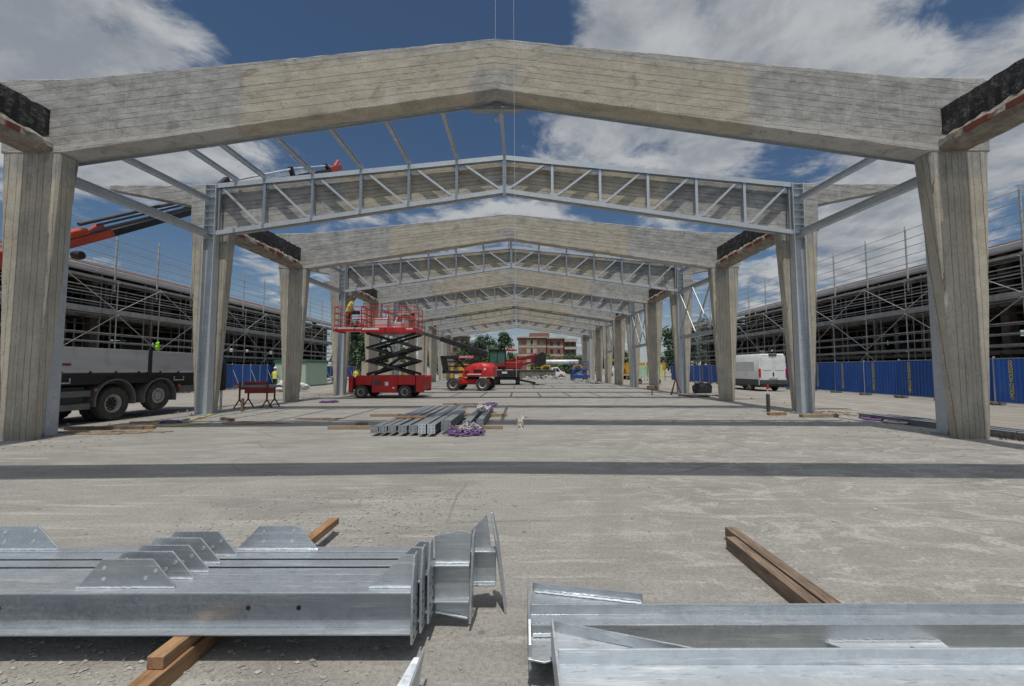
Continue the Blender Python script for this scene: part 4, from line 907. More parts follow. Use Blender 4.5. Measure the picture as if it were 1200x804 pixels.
def excavator(loc, rz, label):
    r = empty('excavator', loc, rz, label, 'excavator', 'yellow machines in the far yard')
    for s in (-1, 1):
        m = MB(); m.extr([(-1.7, s * 1.1 - .25, .3), (-1.4, s * 1.1 - .25, 0), (1.4, s * 1.1 - .25, 0), (1.7, s * 1.1 - .25, .3), (1.4, s * 1.1 - .25, .75), (-1.4, s * 1.1 - .25, .75)], (0, .5, 0)); m.build('track', M['black'], r, bevel=.04)
    m = MB(); m.box(-1.9, 1.0, -1.2, 1.2, .95, 1.9); m.box(-2.2, -1.5, -1.2, 1.2, 1.0, 2.0); m.build('house', M['yellow'], r, bevel=.1)
    m = MB(); m.box(-.3, 1.25, -1.2, -.2, 1.5, 3.0); c = m.build('cab', M['glass'], r, bevel=.05); m = MB(); m.box(-.36, 1.3, -1.26, -.14, 3.0, 3.12); m.box(-.36, 1.3, -1.26, -.14, 1.4, 1.7); m.build('cab_frame', M['yellow'], c)
    m = MB(); m.bar((.9, .3, 1.6), (2.6, .3, 3.9), .35, .5); m.bar((2.5, .3, 3.8), (4.6, .3, 3.6), .35, .45); m.build('boom', M['yellow'], r, bevel=.03)
    m = MB(); m.bar((4.6, .3, 3.9), (5.0, .3, 1.4), .3, .35, (1, 0, 0)); m.build('stick', M['yellow'], r, bevel=.03)
    m = MB(); m.extr([(5.2, -.3, 1.6), (4.6, -.3, 1.4), (4.4, -.3, .7), (5.0, -.3, .5), (5.3, -.3, 1.0)], (0, 1.2, 0)); m.build('bucket', M['dark'], r)
    return r
e = excavator((3.6, 84, -.05), R(15), 'yellow tracked excavator with lowered arm far behind the white pickup'); e.scale = (.62,) * 3; e2 = tree(e); e2.location = (13.6, 82, -.05); e2.rotation_euler.z = R(160); e2['label'] = 'yellow tracked excavator standing just beyond the far blue lift'
e3 = tree(e); e3.scale = (.8,) * 3; e3.location = (17.5, 66, -.05); e3.rotation_euler.z = R(200); e3['label'] = 'yellow tracked excavator outside the right hand columns past the fence'
# white tank on saddles
r = empty('storage_tank', (9.5, 92, 0), 0, 'long white cylindrical tank lying on supports under the brick flats', 'tank')
m = MB(); m.lathe([(.1, -3.6), (.4, -3.5), (.5, -3.3), (.5, 3.3), (.4, 3.5), (.1, 3.6)], (0, 0, 3.1), (1, 0, 0), 20); m.build('vessel', M['board'], r, smooth=True)
m = MB()
for x in (-2.6, 2.6): m.box(x - .2, x + .2, -.7, .7, 0, 2.7)
m.build('saddle', M['slabc'], r)
m = MB(); m.box(-.6, 6.2, 69, 69.5, -.1, 1.35); m.box(-.7, 6.3, 68.9, 69.6, 1.35, 1.45); tag(m.build('low_wall', M['slabc'], loc=(2.8, 69, 0), bevel=.02), 'low pale concrete wall at the far end of the floor', 'wall')
def heap(c, rx, ry, h, n, s, label):
    m = MB()
    for _ in range(n):
        a = random.uniform(0, 6.28); q = math.sqrt(random.random()); x = c[0] + rx * q * math.cos(a); y = c[1] + ry * q * math.sin(a); z = c[2] + h * (1 - q ** 1.5) * random.random()
        k = s * random.uniform(.4, 1.3); m.blob((x, y, z), k, k * random.uniform(.6, 1.3), k * random.uniform(.4, .9), 5, 3, .35)
    return tag(m.build('rubble_heap', M['rubble'], loc=c), label, 'rubble')
heap((4.4, 66.2, -.05), 3.6, 1.6, .9, 170, .3, 'grey rubble heap at the far end between wall and blue lift')
heap((8.3, 49.5, 0), 1.6, 5.5, .22, 90, .14, 'low scatter of broken concrete along the far right columns')
heap((-20.2, 48.5, -.08), 2.2, 2.6, .95, 120, .3, 'mixed rubble pile in front of the left blue fence')

# ------------------------------------------------------------------ lorry with crane
TX, TYc, TZ = -13.65, 12.0, -.09
r = empty('flatbed_lorry', (TX, TYc, TZ), 0, 'grey sided flatbed lorry with orange crane parked outside the left columns', 'lorry')
m = MB()
for x in (-.45, .45): m.box(x - .06, x + .06, -3.2, 6.0, .85, 1.15)
for y in (-2, 0, 1.8, 3.2, 5.0): m.box(-.4, .4, y - .06, y + .06, .9, 1.1)
m.build('chassis_frame', M['black'], r)
m = MB(); m.box(-1.25, 1.25, -.35, 6.15, 1.40, 1.50); m.box(-1.2, 1.2, -.3, 6.05, 1.16, 1.4); m.build('bed_floor', M['black'], r)
for y0, y1 in ((-.33, 2.82), (2.98, 6.1)):
    for s in (-1, 1):
        m = MB(); x = s * 1.25; n_ = 6; zz = [1.52 + .74 * i / n_ for i in range(n_ + 1)]
        m.box(x - .018, x + .012 if s > 0 else x + .018, y0, y1, 1.52, 2.26)
        for z in (1.52, 2.19): m.box(x - .03, x + .03, y0, y1, z, z + .075)
        m.box(x - .026, x + .026, y0, y0 + .05, 1.596, 2.188); m.box(x - .026, x + .026, y1 - .05, y1, 1.596, 2.188)
        if s > 0: m.box(x + .012, x + .019, y0 + .05, y1 - .05, 1.66, 1.675)
        b = m.build('side_board', M['board'], r, bevel=.006)
        m = MB()
        for k in range(4): 
            y = y0 + .35 + k * (y1 - y0 - .7) / 3; m.box(x + s * .028 - .02, x + s * .028 + .02, y - .03, y + .03, 1.46, 1.56)
        m.build('hinge', M['black'], b)
        if s > 0 and y0 < 0:
            m = MB(); m.box(x + .0195, x + .023, y0 + .12, y0 + .62, 1.72, 1.79); m.build('sticker', M['brick'], b)
for s in (-1, 1):
    for y in (-.4, 2.9, 6.15): m = MB(); m.box(s * 1.25 - .05, s * 1.25 + .05, y - .06, y + .06, 1.4, 2.3); m.build('bed_post', M['black'], r)
m = MB(); m.box(-1.2, 1.2, 6.12, 6.17, 1.5, 2.24); m.build('tailgate', M['board'], r); m = MB(); m.box(-1.2, 1.2, -.42, -.36, 1.5, 2.5); m.build('headboard', M['board'], r)
for s in (-1, 1):
    for k, (y, zc, lab) in enumerate(((1.73, .53, 0), (3.42, .68, 0))):
        wheel(r, (s * 1.06, y, zc), .53 if k == 0 else .5, .3, (s, 0, 0), .56, deep=.42 if k == 0 else .12, hub='black' if k == 0 else 'rim')
        if k == 0: wheel(r, (s * .70, y, zc), .53, .28, (s, 0, 0), .56)
        m = MB(); rings = []
        for i in range(17):
            a = R(-12) + (R(204)) * i / 16; ro = .68; ri = .655 - .0; cy = y; 
            rings.append([(s * .82, cy + math.cos(a) * ri, .62 + math.sin(a) * ri), (s * 1.27, cy + math.cos(a) * ri, .62 + math.sin(a) * ri), (s * 1.27, cy + math.cos(a) * (ro + .02), .62 + math.sin(a) * (ro + .02)), (s * .82, cy + math.cos(a) * (ro + .02), .62 + math.sin(a) * (ro + .02))])
        m.loft(rings); m.build('mudguard', M['mud'], r, smooth=True)
    wheel(r, (s * 1.06, -2.55, .53), .53, .3, (s, 0, 0), .56, deep=.12)
    for z0, z1 in ((.42, .60), (.80, .98)):
        m = MB(); m.box(s * 1.2 - .03, s * 1.2 + .03, -1.0, .95, z0, z1); m.build('side_guard', M['mud'], r, bevel=.02)
    m = MB(); m.box(s * 1.14 - .08, s * 1.14 + .08, 4.3, 5.5, .75, 1.0); m.build('side_guard', M['mud'], r, bevel=.02)
    m = MB(); m.box(s * 1.27 - .005, s * 1.27 + .02, 1.0, 1.08, .95, 1.03); m.box(s * 1.27 - .005, s * 1.27 + .02, 4.18, 4.26, .98, 1.06); m.build('marker_lamp', M['orlamp'], r)
    m = MB()
    for y in (.1, 4.25): m.path([(s * 1.22, y - .22, 1.36), (s * 1.22, y - .22, 1.22), (s * 1.22, y + .22, 1.22), (s * 1.22, y + .22, 1.36)], .022, 6)
    m.build('grab_handle', M['board'], r)
m = MB(); m.box(-1.1, 1.1, -1.0, .9, .5, 1.1); m.build('tank_box', M['dark'], r, bevel=.05)
m = MB(); rings = []
for y, z1 in ((-1.35, 3.0), (-2.6, 3.0), (-3.25, 2.75), (-3.5, 1.9), (-3.55, .55)):
    rings.append([(-1.24, y, .55), (1.24, y, .55), (1.24, y, min(z1, 2.0)), (1.12, y, z1), (-1.12, y, z1), (-1.24, y, min(z1, 2.0))])
m.loft(rings); cb = m.build('cab', M['white'], r, bevel=.05)
m = MB()
for s in (-1, 1): m.extr([(s * 1.245, -1.75, 1.75), (s * 1.245, -3.05, 1.75), (s * 1.18, -2.85, 2.6), (s * 1.17, -1.75, 2.6)], (s * .012, 0, 0))
m.extr([(-1.05, -3.54, 1.95), (1.05, -3.54, 1.95), (1.0, -3.27, 2.7), (-1.0, -3.27, 2.7)], (0, -.02, 0)); m.build('window', M['glass'], cb)
m = MB(); m.box(-1.26, 1.26, -3.62, -3.3, .35, .8); m.build('bumper', M['dark'], r, bevel=.04)
# crane column behind the cab and the long boom
B = lambda t: V((-13.1 - TX + .1 * (t - 11.2), t - TYc, 4.5 - TZ + .613 * (t - 11.2)))
m = MB(); m.box(-.5, .5, -1.25, -.55, 1.15, 1.75); m.lathe([(.32, 1.7), (.28, 2.4), (.24, 3.6)], (.2, -.95, 0), (0, 0, 1), 16); m.build('crane_column', M['orange'], r, smooth=True)
m = MB(); m.bar((.2, -.95, 3.4), B(9.6) + V((0, 0, -.1)), .36, .42); m.bar(B(9.3), B(12.0) + V((0, 0, .02)), .34, .44); m.bar(B(12.0) - V((0, 0, .06)), B(13.7) - V((0, 0, .06)), .3, .24); m.extr([B(11.9) + V((-.16, 0, .1)), B(13.0) + V((-.16, 0, .10)), B(12.9) + V((-.16, 0, .34)), B(12.2) + V((-.16, 0, .36))], (.32, 0, 0)); m.bar(B(13.0) + V((0, 0, .1)), B(13.4) + V((0, 0, .28)), .26, .14); bm1 = m.build('crane_boom', M['orange'], r, bevel=.04)
m = MB(); m.bar(B(13.3) - V((0, 0, .08)), B(17.5) - V((0, 0, .04)), .26, .20); m.bar(B(17.4), B(22), .22, .22); m.bar(B(21.9), B(26.4), .2, .22); m.build('telescopic_section', M['black'], bm1, bevel=.02)
m = MB()
for dz, a, b, rr in ((.16, 12.9, 17.2, .055), (.50, 12.7, 16.6, .06), (.34, 13.2, 17.0, .035), (.2, 16.2, 20, .045)): m.tube(B(a) + V((.1, 0, dz)), B(b) + V((.1, 0, dz)), rr, 10)
m.build('hydraulic_ram', M['dark'], bm1, smooth=True)
J = lambda t, dz=0: B(t) + V((.05, 0, .80 - .04 * (t - 18) + dz))
m = MB(); m.bar(J(17.8, -.3), J(23.5, -.22), .22, .26); m.bar(J(23.4, -.18), J(26.8, -.15), .2, .24); m.build('fly_jib', M['black'], bm1, bevel=.02)
m = MB(); m.tube(J(18.0, .12), J(22.5, .3), .05, 8); m.tube(J(18.6, -.1), J(22.4, .02), .05, 8); m.tube(J(22.4, .34), J(26.2, .2), .045, 8); m.build('jib_ram', M['board'], bm1, smooth=True)
m = MB(); m.bar(J(17.9, .0), J(18.3, .25), .2, .2); m.bar(J(22.5, .45), J(22.8, -.2), .2, .2); m.bar(J(25.8, .3), J(26.4, -.15), .18, .18); m.build('jib_knuckle', M['black'], bm1)
m = MB(); m.bar(J(26.3, -.1), J(27.6, .0), .25, .36); m.bar(J(26.9, .1), J(27.3, .45), .16, .16); m.build('boom_head', M['orange'], bm1, bevel=.03)
m = MB(); m.lathe([(.12, -.12), (.14, 0), (.12, .12)], B(12.6) + V((.25, 0, -.42)), (1, 0, 0), 14); m.build('boom_lamp', M['black'], bm1, smooth=True)
# lime jacket hung over the side post
m = MB(); c = (-12.36, 15.1, 2.22)
rings = []
for i in range(9):
    z = c[2] - .02 + .30 * i / 8; wy = .62 * (.13, .16, .15, .17, .15, .13, .11, .08, .03)[i]
    rings.append([(c[0] + .045 + (.05 if math.cos(t * math.pi / 8) > 0 else -.01) * abs(math.cos(t * math.pi / 8)) + jit(.014), c[1] + wy * math.sin(t * math.pi / 8) * (1 + jit(.16)) + .02 * math.sin(i * 1.7), z + jit(.012)) for t in range(16)])
m.loft(rings)
tag(m.build('hi_vis_jacket', M['hig'], loc=c, smooth=True), 'lime green hi-vis jacket hung over the lorry side post', 'jacket')

# ------------------------------------------------------------------ white panel van
r = empty('panel_van', (18.55, 33.4, -.09), R(0), 'white panel van seen from behind, parked inside the right blue fence', 'van')
m = MB(); rings = []
for y, z0, z1, w_ in ((-2.9, .55, 2.62, .95), (-2.82, .45, 2.68, .99), (1.6, .45, 2.7, .99), (2.2, .45, 2.6, .97), (2.9, .45, 1.75, .95), (3.55, .5, 1.45, .93), (3.75, .55, 1.0, .88)):
    zb = min(1.35, z1 - .1); rings.append([(-w_, y, z0), (w_, y, z0), (w_ + .01, y, zb), (w_ - .04, y, z1 - .25), (w_ - .16, y, z1), (-w_ + .16, y, z1), (-w_ + .04, y, z1 - .25), (-w_ - .01, y, zb)])
m.loft(rings); bd_ = m.build('body', M['white'], r, smooth=True, bevel=.03)
for s in (-1, 1):
    m = MB(); x = s * .46; m.box(x - .41, x + .41, -2.925, -2.9, .66, 2.42); d = m.build('rear_door', M['white'], r, bevel=.02)
    m = MB(); m.box(x - .3, x + .3, -2.945, -2.9255, 1.5, 2.25); m.build('door_panel', M['white'], d, bevel=.03)
    m = MB(); m.box(s * .93 - .06, s * .93 + .06, -2.93, -2.82, 1.0, 1.62); m.build('tail_light', M['redlamp'], r, bevel=.02)
    m = MB(); m.box(s * 1.0 - .03, s * 1.0 + .03, -2.8, 3.4, .45, .85); m.build('side_skirt', M['dark'], r, bevel=.015)
    m = MB(); m.box(s * .985 - .012, s * .985 + .012, -2.3, .9, 1.4, 2.15); m.build('side_panel', M['white'], r, bevel=.025)
    m = MB(); m.extr([(s * .955, 1.7, 1.55), (s * .955, 2.75, 1.5), (s * .9, 2.25, 2.3), (s * .9, 1.7, 2.3)], (s * .02, 0, 0)); m.build('cab_window', M['glass'], r)
    for y in (-1.55, 2.6): wheel(r, (s * .87, y, .36), .36, .24, (s, 0, 0), .6, 'board', tread=False)
m = MB(); m.box(-.03, .05, -2.96, -2.926, 1.1, 1.35); m.build('door_lock', M['black'], r)
m = MB(); m.box(-.3, .3, -2.95, -2.926, .88, .99); m.build('plate', M['board'], r)
m = MB(); m.box(-1.0, 1.0, -3.08, -2.93, .5, .82); m.box(-.95, .95, -2.93, -2.7, .4, .66); m.build('bumper', M['dark'], r, bevel=.03)
m = MB(); m.box(-.28, .28, -2.96, -2.85, 2.55, 2.66); m.build('brake_light', M['black'], r)
m = MB(); m.box(-.9, .9, -2.6, 3.4, .3, .45); m.build('underbody', M['black'], r)
# trailer with pale green box beyond
r = empty('box_trailer', (14.2, 46.5, -.09), 0, 'low trailer carrying a lime green box, seen between the right columns', 'trailer')
m = MB(); m.box(-1.6, 1.6, -1, 1, .6, .78); m.build('bed', M['board'], r)
m = MB(); m.box(-.1, 1.5, -.9, .9, .79, 2.05); m.build('green_box', M['lime'], r, bevel=.03); m = MB(); m.box(-1.5, -.15, -.85, .85, .79, 1.95); m.build('dull_box', M['green'], r, bevel=.03)
for x in (-1.0, 1.0):
    for s in (-1, 1): wheel(r, (x, s * .85, .3), .3, .22, (0, s, 0), .55, tread=False)
# far colourful site things
m = MB(); m.box(-10.6, -9.0, 77, 79, 0, 2.5); tag(m.build('site_cabin', M['yellow'], loc=(-9.8, 77, 0), bevel=.05), 'small yellow site cabin far down the left side', 'cabin')
m = MB(); m.box(-13.6, -11.6, 77, 79, 0, 2.5); tag(m.build('site_cabin', M['yellow'], loc=(-12.6, 77, 0), bevel=.05), 'larger yellow site cabin far down the left side, behind the scissor lift', 'cabin')
for i, x in enumerate((15.6, 17.0, 18.4, 19.8)):
    m = MB(); m.box(x - .6, x + .6, 58.5, 58.6, 1.0 + .1 * i, 2.4); m.box(x - .55, x - .48, 58.45, 58.65, -.1, 2.45); m.box(x + .48, x + .55, 58.45, 58.65, -.1, 2.45)
    tag(m.build('barrier_panel', M['yellow' if i != 2 else 'orange'], loc=(x, 58.5, 0)), '%s barrier panel, %s in the row beyond the green trailer' % ('yellow' if i != 2 else 'orange', ORD[i]), 'barrier', 'barrier panels beyond the trailer')
# ------------------------------------------------------------------ hoarding fences
def make_panel(s, label, text):
    r = empty('fence_panel', (0, 0, -.09), 0, label, 'fence panel')
    L = 2.36; m = MB(); prof = []; n = 12; p = L / n
    for i in range(n):
        y = -L / 2 + i * p; prof += [(0, y), (0, y + p * .62), (.035, y + p * .7), (.035, y + p * .92)]
    prof.append((0, L / 2)); rings = [[(s * -.5 * 0 + (-s) * q[0], q[1], z) for q in prof] for z in (.14, 2.02)]
    vs = [q for g_ in rings for q in g_]; k = len(prof); m.add(vs, [(i, i + 1, k + i + 1, k + i) for i in range(k - 1)])
    sh = m.build('corrugated_sheet', M['blue'], r); so = sh.modifiers.new('t', 'SOLIDIFY'); so.thickness = .004
    for z in (.1, 2.02): m = MB(); m.box(-.03, .03, -L / 2 - .005, L / 2 + .005, z, z + .04); m.build('frame_rail', M['galv2'], r)
    m = MB(); m.tube((-s * .02, -L / 2 - .022, .02), (-s * .02, -L / 2 - .022, 2.14), .042, 8); m.build('post', M['scaf'], r, smooth=True)
    m = MB(); m.box(-.3, .3, -L / 2 - .16, -L / 2 + .12, 0, .13); m.build('foot_block', M['slabc'], r, bevel=.02)
    if not text:
        m = MB(); m.tube((-s * .05, .1, .1), (-s * .05, .1, 2.02), .02, 6); m.tube((-s * .07, -L / 2, 1.6), (-s * .75, -L / 2, .02), .02, 6); m.build('brace', M['scaf'], r, smooth=True)
    if text:
        mt = frame_m((-s * .044, .50, 1.16), (0, 0, 1), (0, s, 0))
        txt('lettering', 'MOLLO NOLEGGIO', .22, 'letter', r, mt, .002, .82)
        mt = frame_m((-s * .044, .50, .3), (0, -s, 0), (0, 0, 1)); txt('small_lettering', '▪▪', .09, 'white', r, mt, .002)
    return r
pr = make_panel(1, '', True); pl = make_panel(-1, '', False)
for i in range(19):
    o = pr if i == 0 else tree(pr); o.location = (21.65 + jit(.03), 15.45 + 2.4 * i, -.09 + jit(.01)); o.rotation_euler = (jit(.008), jit(.012), jit(.022)); o['group'] = 'blue hoarding panels along the right side'
    o['label'] = 'blue hoarding panel with yellow upright lettering, %s from near end of right fence' % ORD[i]
for i in range(15):
    o = pl if i == 0 else tree(pl); o.location = (-23 + jit(.03), 26.5 + 2.4 * i, -.09 + jit(.01)); o.rotation_euler.z = jit(.012); o['group'] = 'blue hoarding panels along the left side'
    o['label'] = 'blue hoarding panel without lettering, %s from near end of left fence' % ORD[i]

# ------------------------------------------------------------------ scaffolded sheds on both sides
def shed(s, name):
    r = empty('tiled_shed', (s * 26, 36, -.09), 0, 'long old two-storey shed with red tiled roof behind the %s scaffold' % name, 'shed')
    X = lambda x: s * (x - 26)
    y0, y1 = -27, 22.5
    def bx(m, xa, xb, *a): m.box(min(X(xa), X(xb)), max(X(xa), X(xb)), *a)
    m = MB(); m.extr([(X(25.0), y0, 7.62), (X(33.5), y0, 9.9), (X(33.5), y0, 10.15), (X(24.9), y0, 7.86)], (0, y1 - y0, 0)); rf = m.build('roof', M['tile'], r)
    m = MB(); rings = [[(X(24.70 + .3 * math.cos(a)), y, 7.66 + .3 * math.sin(a)) for a in [math.pi * k / 8 for k in range(8, 17)]] + [(X(24.98), y, 7.70), (X(24.42), y, 7.70)] for y in (y0, y1)]; m.loft(rings); m.build('gutter', M['board'], rf)
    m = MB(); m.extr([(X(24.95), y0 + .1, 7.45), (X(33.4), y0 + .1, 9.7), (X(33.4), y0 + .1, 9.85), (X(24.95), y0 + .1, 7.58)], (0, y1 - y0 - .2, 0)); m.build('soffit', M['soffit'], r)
    for z in (2.55, 5.05):
        m = MB(); bx(m, 25.8, 33.2, y0, y1, z - .22, z); m.build('floor_slab', M['slabc'], r)
    m = MB()
    y = y0 + 1
    ny = 0
    while y < y1:
        for x in (26.2, 30.0): 
            m = MB(); bx(m, x - .2, x + .2, y - .2, y + .2, 0, 7.6 + (x - 25) * .26 - .1)
            m.build('pier', M['oldwall'], r)
        y += 4.1
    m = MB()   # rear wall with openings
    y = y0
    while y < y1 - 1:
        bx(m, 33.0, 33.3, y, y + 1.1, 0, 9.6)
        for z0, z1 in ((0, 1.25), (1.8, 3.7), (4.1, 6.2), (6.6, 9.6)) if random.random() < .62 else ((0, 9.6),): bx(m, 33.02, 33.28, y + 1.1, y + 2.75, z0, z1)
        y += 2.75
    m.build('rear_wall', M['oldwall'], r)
    for y in (y0 + .1, y1 - .3): m = MB(); bx(m, 26, 33.2, y, y + .2, 0, 7.4); m.build('gable_wall', M['oldwall'], r)
    m = MB()
    for _ in range(150):
        y = random.uniform(y0 + 1, y1 - 1); x = random.uniform(26.6, 32.4); z = random.choice((0, 2.55, 5.05)); m.tube((X(x), y, z), (X(x), y, z + 2.35), .05, 6)
    p = m.build('floor_prop', M['scaf'], r); p['kind'] = 'stuff'
    m = MB()
    for _ in range(70):
        y = random.uniform(y0 + 1, y1 - 2); x = random.uniform(27, 32); z = random.choice((0, 2.55, 2.55, 5.05)); a = random.uniform(.3, 1.0); bx(m, x, x + a, y, y + random.uniform(.5, 1.8), z, z + random.uniform(.3, 1.3))
    p = m.build('stored_goods', M['slabc'], r); p['kind'] = 'stuff'
    m = MB()
    for z in (1.4, 1.9, 3.9, 4.4, 6.4): m.bar((X(25.7), y0, z), (X(25.7), y1, z), .05, .1)
    for z in (2.3, 4.8, 7.1):
        for k in range(16): m.bar((X(25.8), y0 + 1 + k * 3.1, z), (X(33), y0 + 1 + k * 3.1, z), .12, .22)
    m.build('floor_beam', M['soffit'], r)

    r = empty('scaffold', (s * 24.2, 36, -.09), 0, 'long tube scaffold with decks and tall roof guard rails along the %s shed' % name, 'scaffold')
    X = lambda x: s * (x - 24.2)
    N = 17; ysn = [-25.5 + 3.0 * i for i in range(N)]; lv = [1.9, 3.2, 5.35, 7.2]
    decks = [2.75, 5.0, 6.95]
    for y in ysn:
        for x, zt in ((23.75, 7.0), (24.75, 7.3), (25.45, 7.2)):
            m = MB(); m.tube((X(x), y + (1.4 if x > 25 else 0), .03), (X(x), y + (1.4 if x > 25 else 0), zt), .032, 7); b = m.build('standard', M['scaf'], r, smooth=True)
        m = MB(); m.tube((X(24.1), y + .15, 6.3), (X(24.1), y + .15, 10.1), .05, 7); m.tube((X(24.1), y + .17, 9.0), (X(24.1), y + .17, 10.3), .028, 6); m.build('guard_post', M['scaf'], r, smooth=True)
    yA, yB = ysn[0] - .6, ysn[-1] + .6
    for x in (23.75, 24.75):
        for d in decks:
            for dz in (-.08, .5, 1.0) if d < 6 else (-.08, -.6):
                m = MB(); m.tube((X(x), yA, d + dz), (X(x), yB, d + dz + jit(.03)), .028, 7); m.build('ledger', M['scaf'], r, smooth=True)
        m = MB(); m.tube((X(x), yA, 1.35), (X(x), yB, 1.35), .024, 7); m.build('ledger', M['scaf'], r, smooth=True)
    for d in decks:
        for k in range(N - 1):
            m = MB()
            for j in range(3): m.box(min(X(23.8 + j * .31), X(24.09 + j * .31)), max(X(23.8 + j * .31), X(24.09 + j * .31)), ysn[k] + .03, ysn[k + 1] - .03, d - .05, d + .01)
            m.build('deck', M['deck'], r)
        m = MB(); m.box(min(X(23.70), X(23.73)), max(X(23.70), X(23.73)), yA, yB, d - .06, d + .20 if 4 < d < 6 else d + .02); m.build('toe_board', M['deck'], r)
    for k in range(N - 1):
        m = MB(); a, b = (ysn[k], ysn[k + 1]) if k % 2 else (ysn[k + 1], ysn[k])
        m.tube((X(23.7), a, .1), (X(23.7), b, 2.6), .022, 6); m.tube((X(23.7), b, 2.85), (X(23.7), a, 4.9), .022, 6); m.tube((X(23.7), a, 5.1), (X(23.7), b, 6.9), .022, 6)
        m.build('brace', M['scaf'], r, smooth=True)
        m = MB()
        for d in decks: m.tube((X(23.6), ysn[k], d - .13), (X(25.3), ysn[k], d - .13), .022, 6)
        m.build('transom', M['scaf'], r, smooth=True)
    for z in (7.95, 8.45, 8.95, 9.45, 10.0):
        m = MB(); m.tube((X(24.04), yA, z), (X(24.04), yB, z), .02, 6); m.build('guard_rail', M['scaf'], r, smooth=True)
    if s < 0:
        for k in range(0, 7):
            m = MB()
            for j in range(22): y = ysn[k] + .2 + j * .13; m.tube((X(24.07), y, 7.9), (X(24.07), y, 9.3), .006, 4)
            for z in (8.1, 8.3, 8.65, 8.8, 9.1, 9.3): m.tube((X(24.07), ysn[k] + .1, z), (X(24.07), ysn[k + 1], z), .006, 4)
            m.build('mesh_panel', M['scaf'], r)
shed(-1, 'left'); shed(1, 'right')

# ------------------------------------------------------------------ left yard: cabin, workbench, worker, stakes, litter
r = empty('site_cabin', (-21.0, 42.2, -.09), 0, 'pale green ribbed site cabin with dark green roof edge in front of the left fence', 'cabin')
m = MB(); m.box(-1.45, 1.45, -2.2, 2.2, .12, 2.28); w_ = m.build('wall_panel', M['green'], r)
m = MB()
for i in range(8): m.box(-1.42 + i * .4, -1.40 + i * .4 + .02, -2.222, -2.2005, .2, 2.2)
for i in range(11): m.box(1.4505, 1.47, -2.1 + i * .42, -2.06 + i * .42, .2, 2.2)
m.build('panel_rib', M['green'], w_)
m = MB(); m.box(-1.52, 1.52, -2.28, 2.28, 2.28, 2.48); m.build('roof', M['greend'], r, bevel=.02); m = MB(); m.box(-1.5, 1.5, -2.25, 2.25, 0, .12); m.build('base_frame', M['greend'], r)
person((-17.75, 31.9, -.09), R(170), 'worker seen from behind in yellow hi-vis vest and white helmet near the green cabin', 'skin', 'navy', 'hat', 'stand', 'hiy')
person((-11.4, 33.6, -.09), R(-20), 'worker in yellow top and yellow helmet behind the scissor lift chassis, left one', 'oxt', 'navy', 'haty', 'stand', 'hiy')
person((-12.9, 35.0, -.09), R(60), 'worker in yellow vest half hidden behind the left steel column near the scissor lift', 'oxt', 'navy', 'hatd', 'stand', 'hiy')
person((-8.6, 33.8, 0), R(30), 'worker in yellow vest glimpsed through the scissor arms above the red chassis', 'oxt', 'navy', 'haty', 'stand', 'hiy')
r = empty('steel_workbench', (-10.05, 17.2, -.0), R(8), 'rusty trestle bench with grey top beside the second left column', 'workbench')
m = MB(); m.box(-.75, .85, -.22, .22, .80, .90); m.build('bench_top', M['galv2'], r, bevel=.01)
m = MB(); m.box(-.3, .75, -.3, -.24, .58, .8); m.build('rear_beam', M['rustred'], r)
for x in (-.45, .55):
    for y in (-.35, .35):
        m = MB(); m.bar((x, y, .32), (x, y, .95 if y > 0 else 1.05), .05, .05, (1, 0, 0)); m.bar((x, y, .34), (x - .18, y - .05, 0), .045, .045); m.bar((x, y, .34), (x + .18, y + .05, 0), .045, .045); m.build('leg', M['rust'], r)
    m = MB(); m.bar((x, -.35, .75), (x, .35, .75), .05, .06); m.build('cross_bar', M['rust'], r)
m = MB(); m.box(-.45, .3, -.15, .15, .0, .13); o = tag(m.build('steel_offcut', M['rustred'], bevel=.01), 'red oxide steel offcut lying on the rusty trestle bench', 'offcut'); o.location = (-10.0, 17.2, .9); o.rotation_euler.z = R(8)
m = MB(); rings = []
for i in range(10): rings.append([(-.5 + .07 * i, jit(.05) - .1, .02 + .06 * math.sin(i * 1.1) + jit(.02)), (-.5 + .07 * i, jit(.05) + .1, .02 + .05 * math.sin(i * 1.3) + jit(.02)), (-.5 + .07 * i, .1, .0), (-.5 + .07 * i, -.1, .0)])
m.loft(rings); o = tag(m.build('red_cloth', M['red']), 'crumpled red and white cloth on the left end of the trestle bench', 'cloth'); o.location = (-10.35, 17.1, .905)
for i, (x, y, rx, h, l) in enumerate(((-16.5, 31.2, .55, .75, 'upper white sack heap beside the worker near the green cabin'), (-15.9, 31.9, .6, .45, 'lower white sack heap right of the worker near the green cabin'))):
    m = MB()
    for k in range(4): m.blob((x + jit(.3), y + jit(.2), -.09 + .2 + k * h / 5), rx * random.uniform(.6, .9), .4, .2, 12, 7, .12)
    tag(m.build('sack_pile', M['sack'], loc=(x, y, -.09), smooth=True), l, 'sacks')
m = MB(); m.tube((0, 0, 0), (0, 0, .75), .045, 10); m.box(-.1, .1, -.08, .08, .75, 1.75, 1); m.tube((0, 0, 1.75), (0, 0, 2.0), .06, 10, mi=2); m.tube((0, 0, 2.0), (0, 0, 3.4), .03, 8, mi=1)
m.box(-.14, .14, -.14, .14, -.02, .012); o = m.build('site_post', [M['board'], M['black'], M['blue2']], smooth=False); o.location = (-10.55, 15.9, 0); tag(o, 'slim black and grey post with a blue band behind the second left column', 'post')
m = MB(); m.box(-.04, .04, -.04, .04, 0, .47); o = m.build('wooden_stake', M['wood2'], bevel=.005); o.location = (-9.55, 15.6, 0); tag(o, 'short brown wooden stake left of the trestle bench', 'stake')
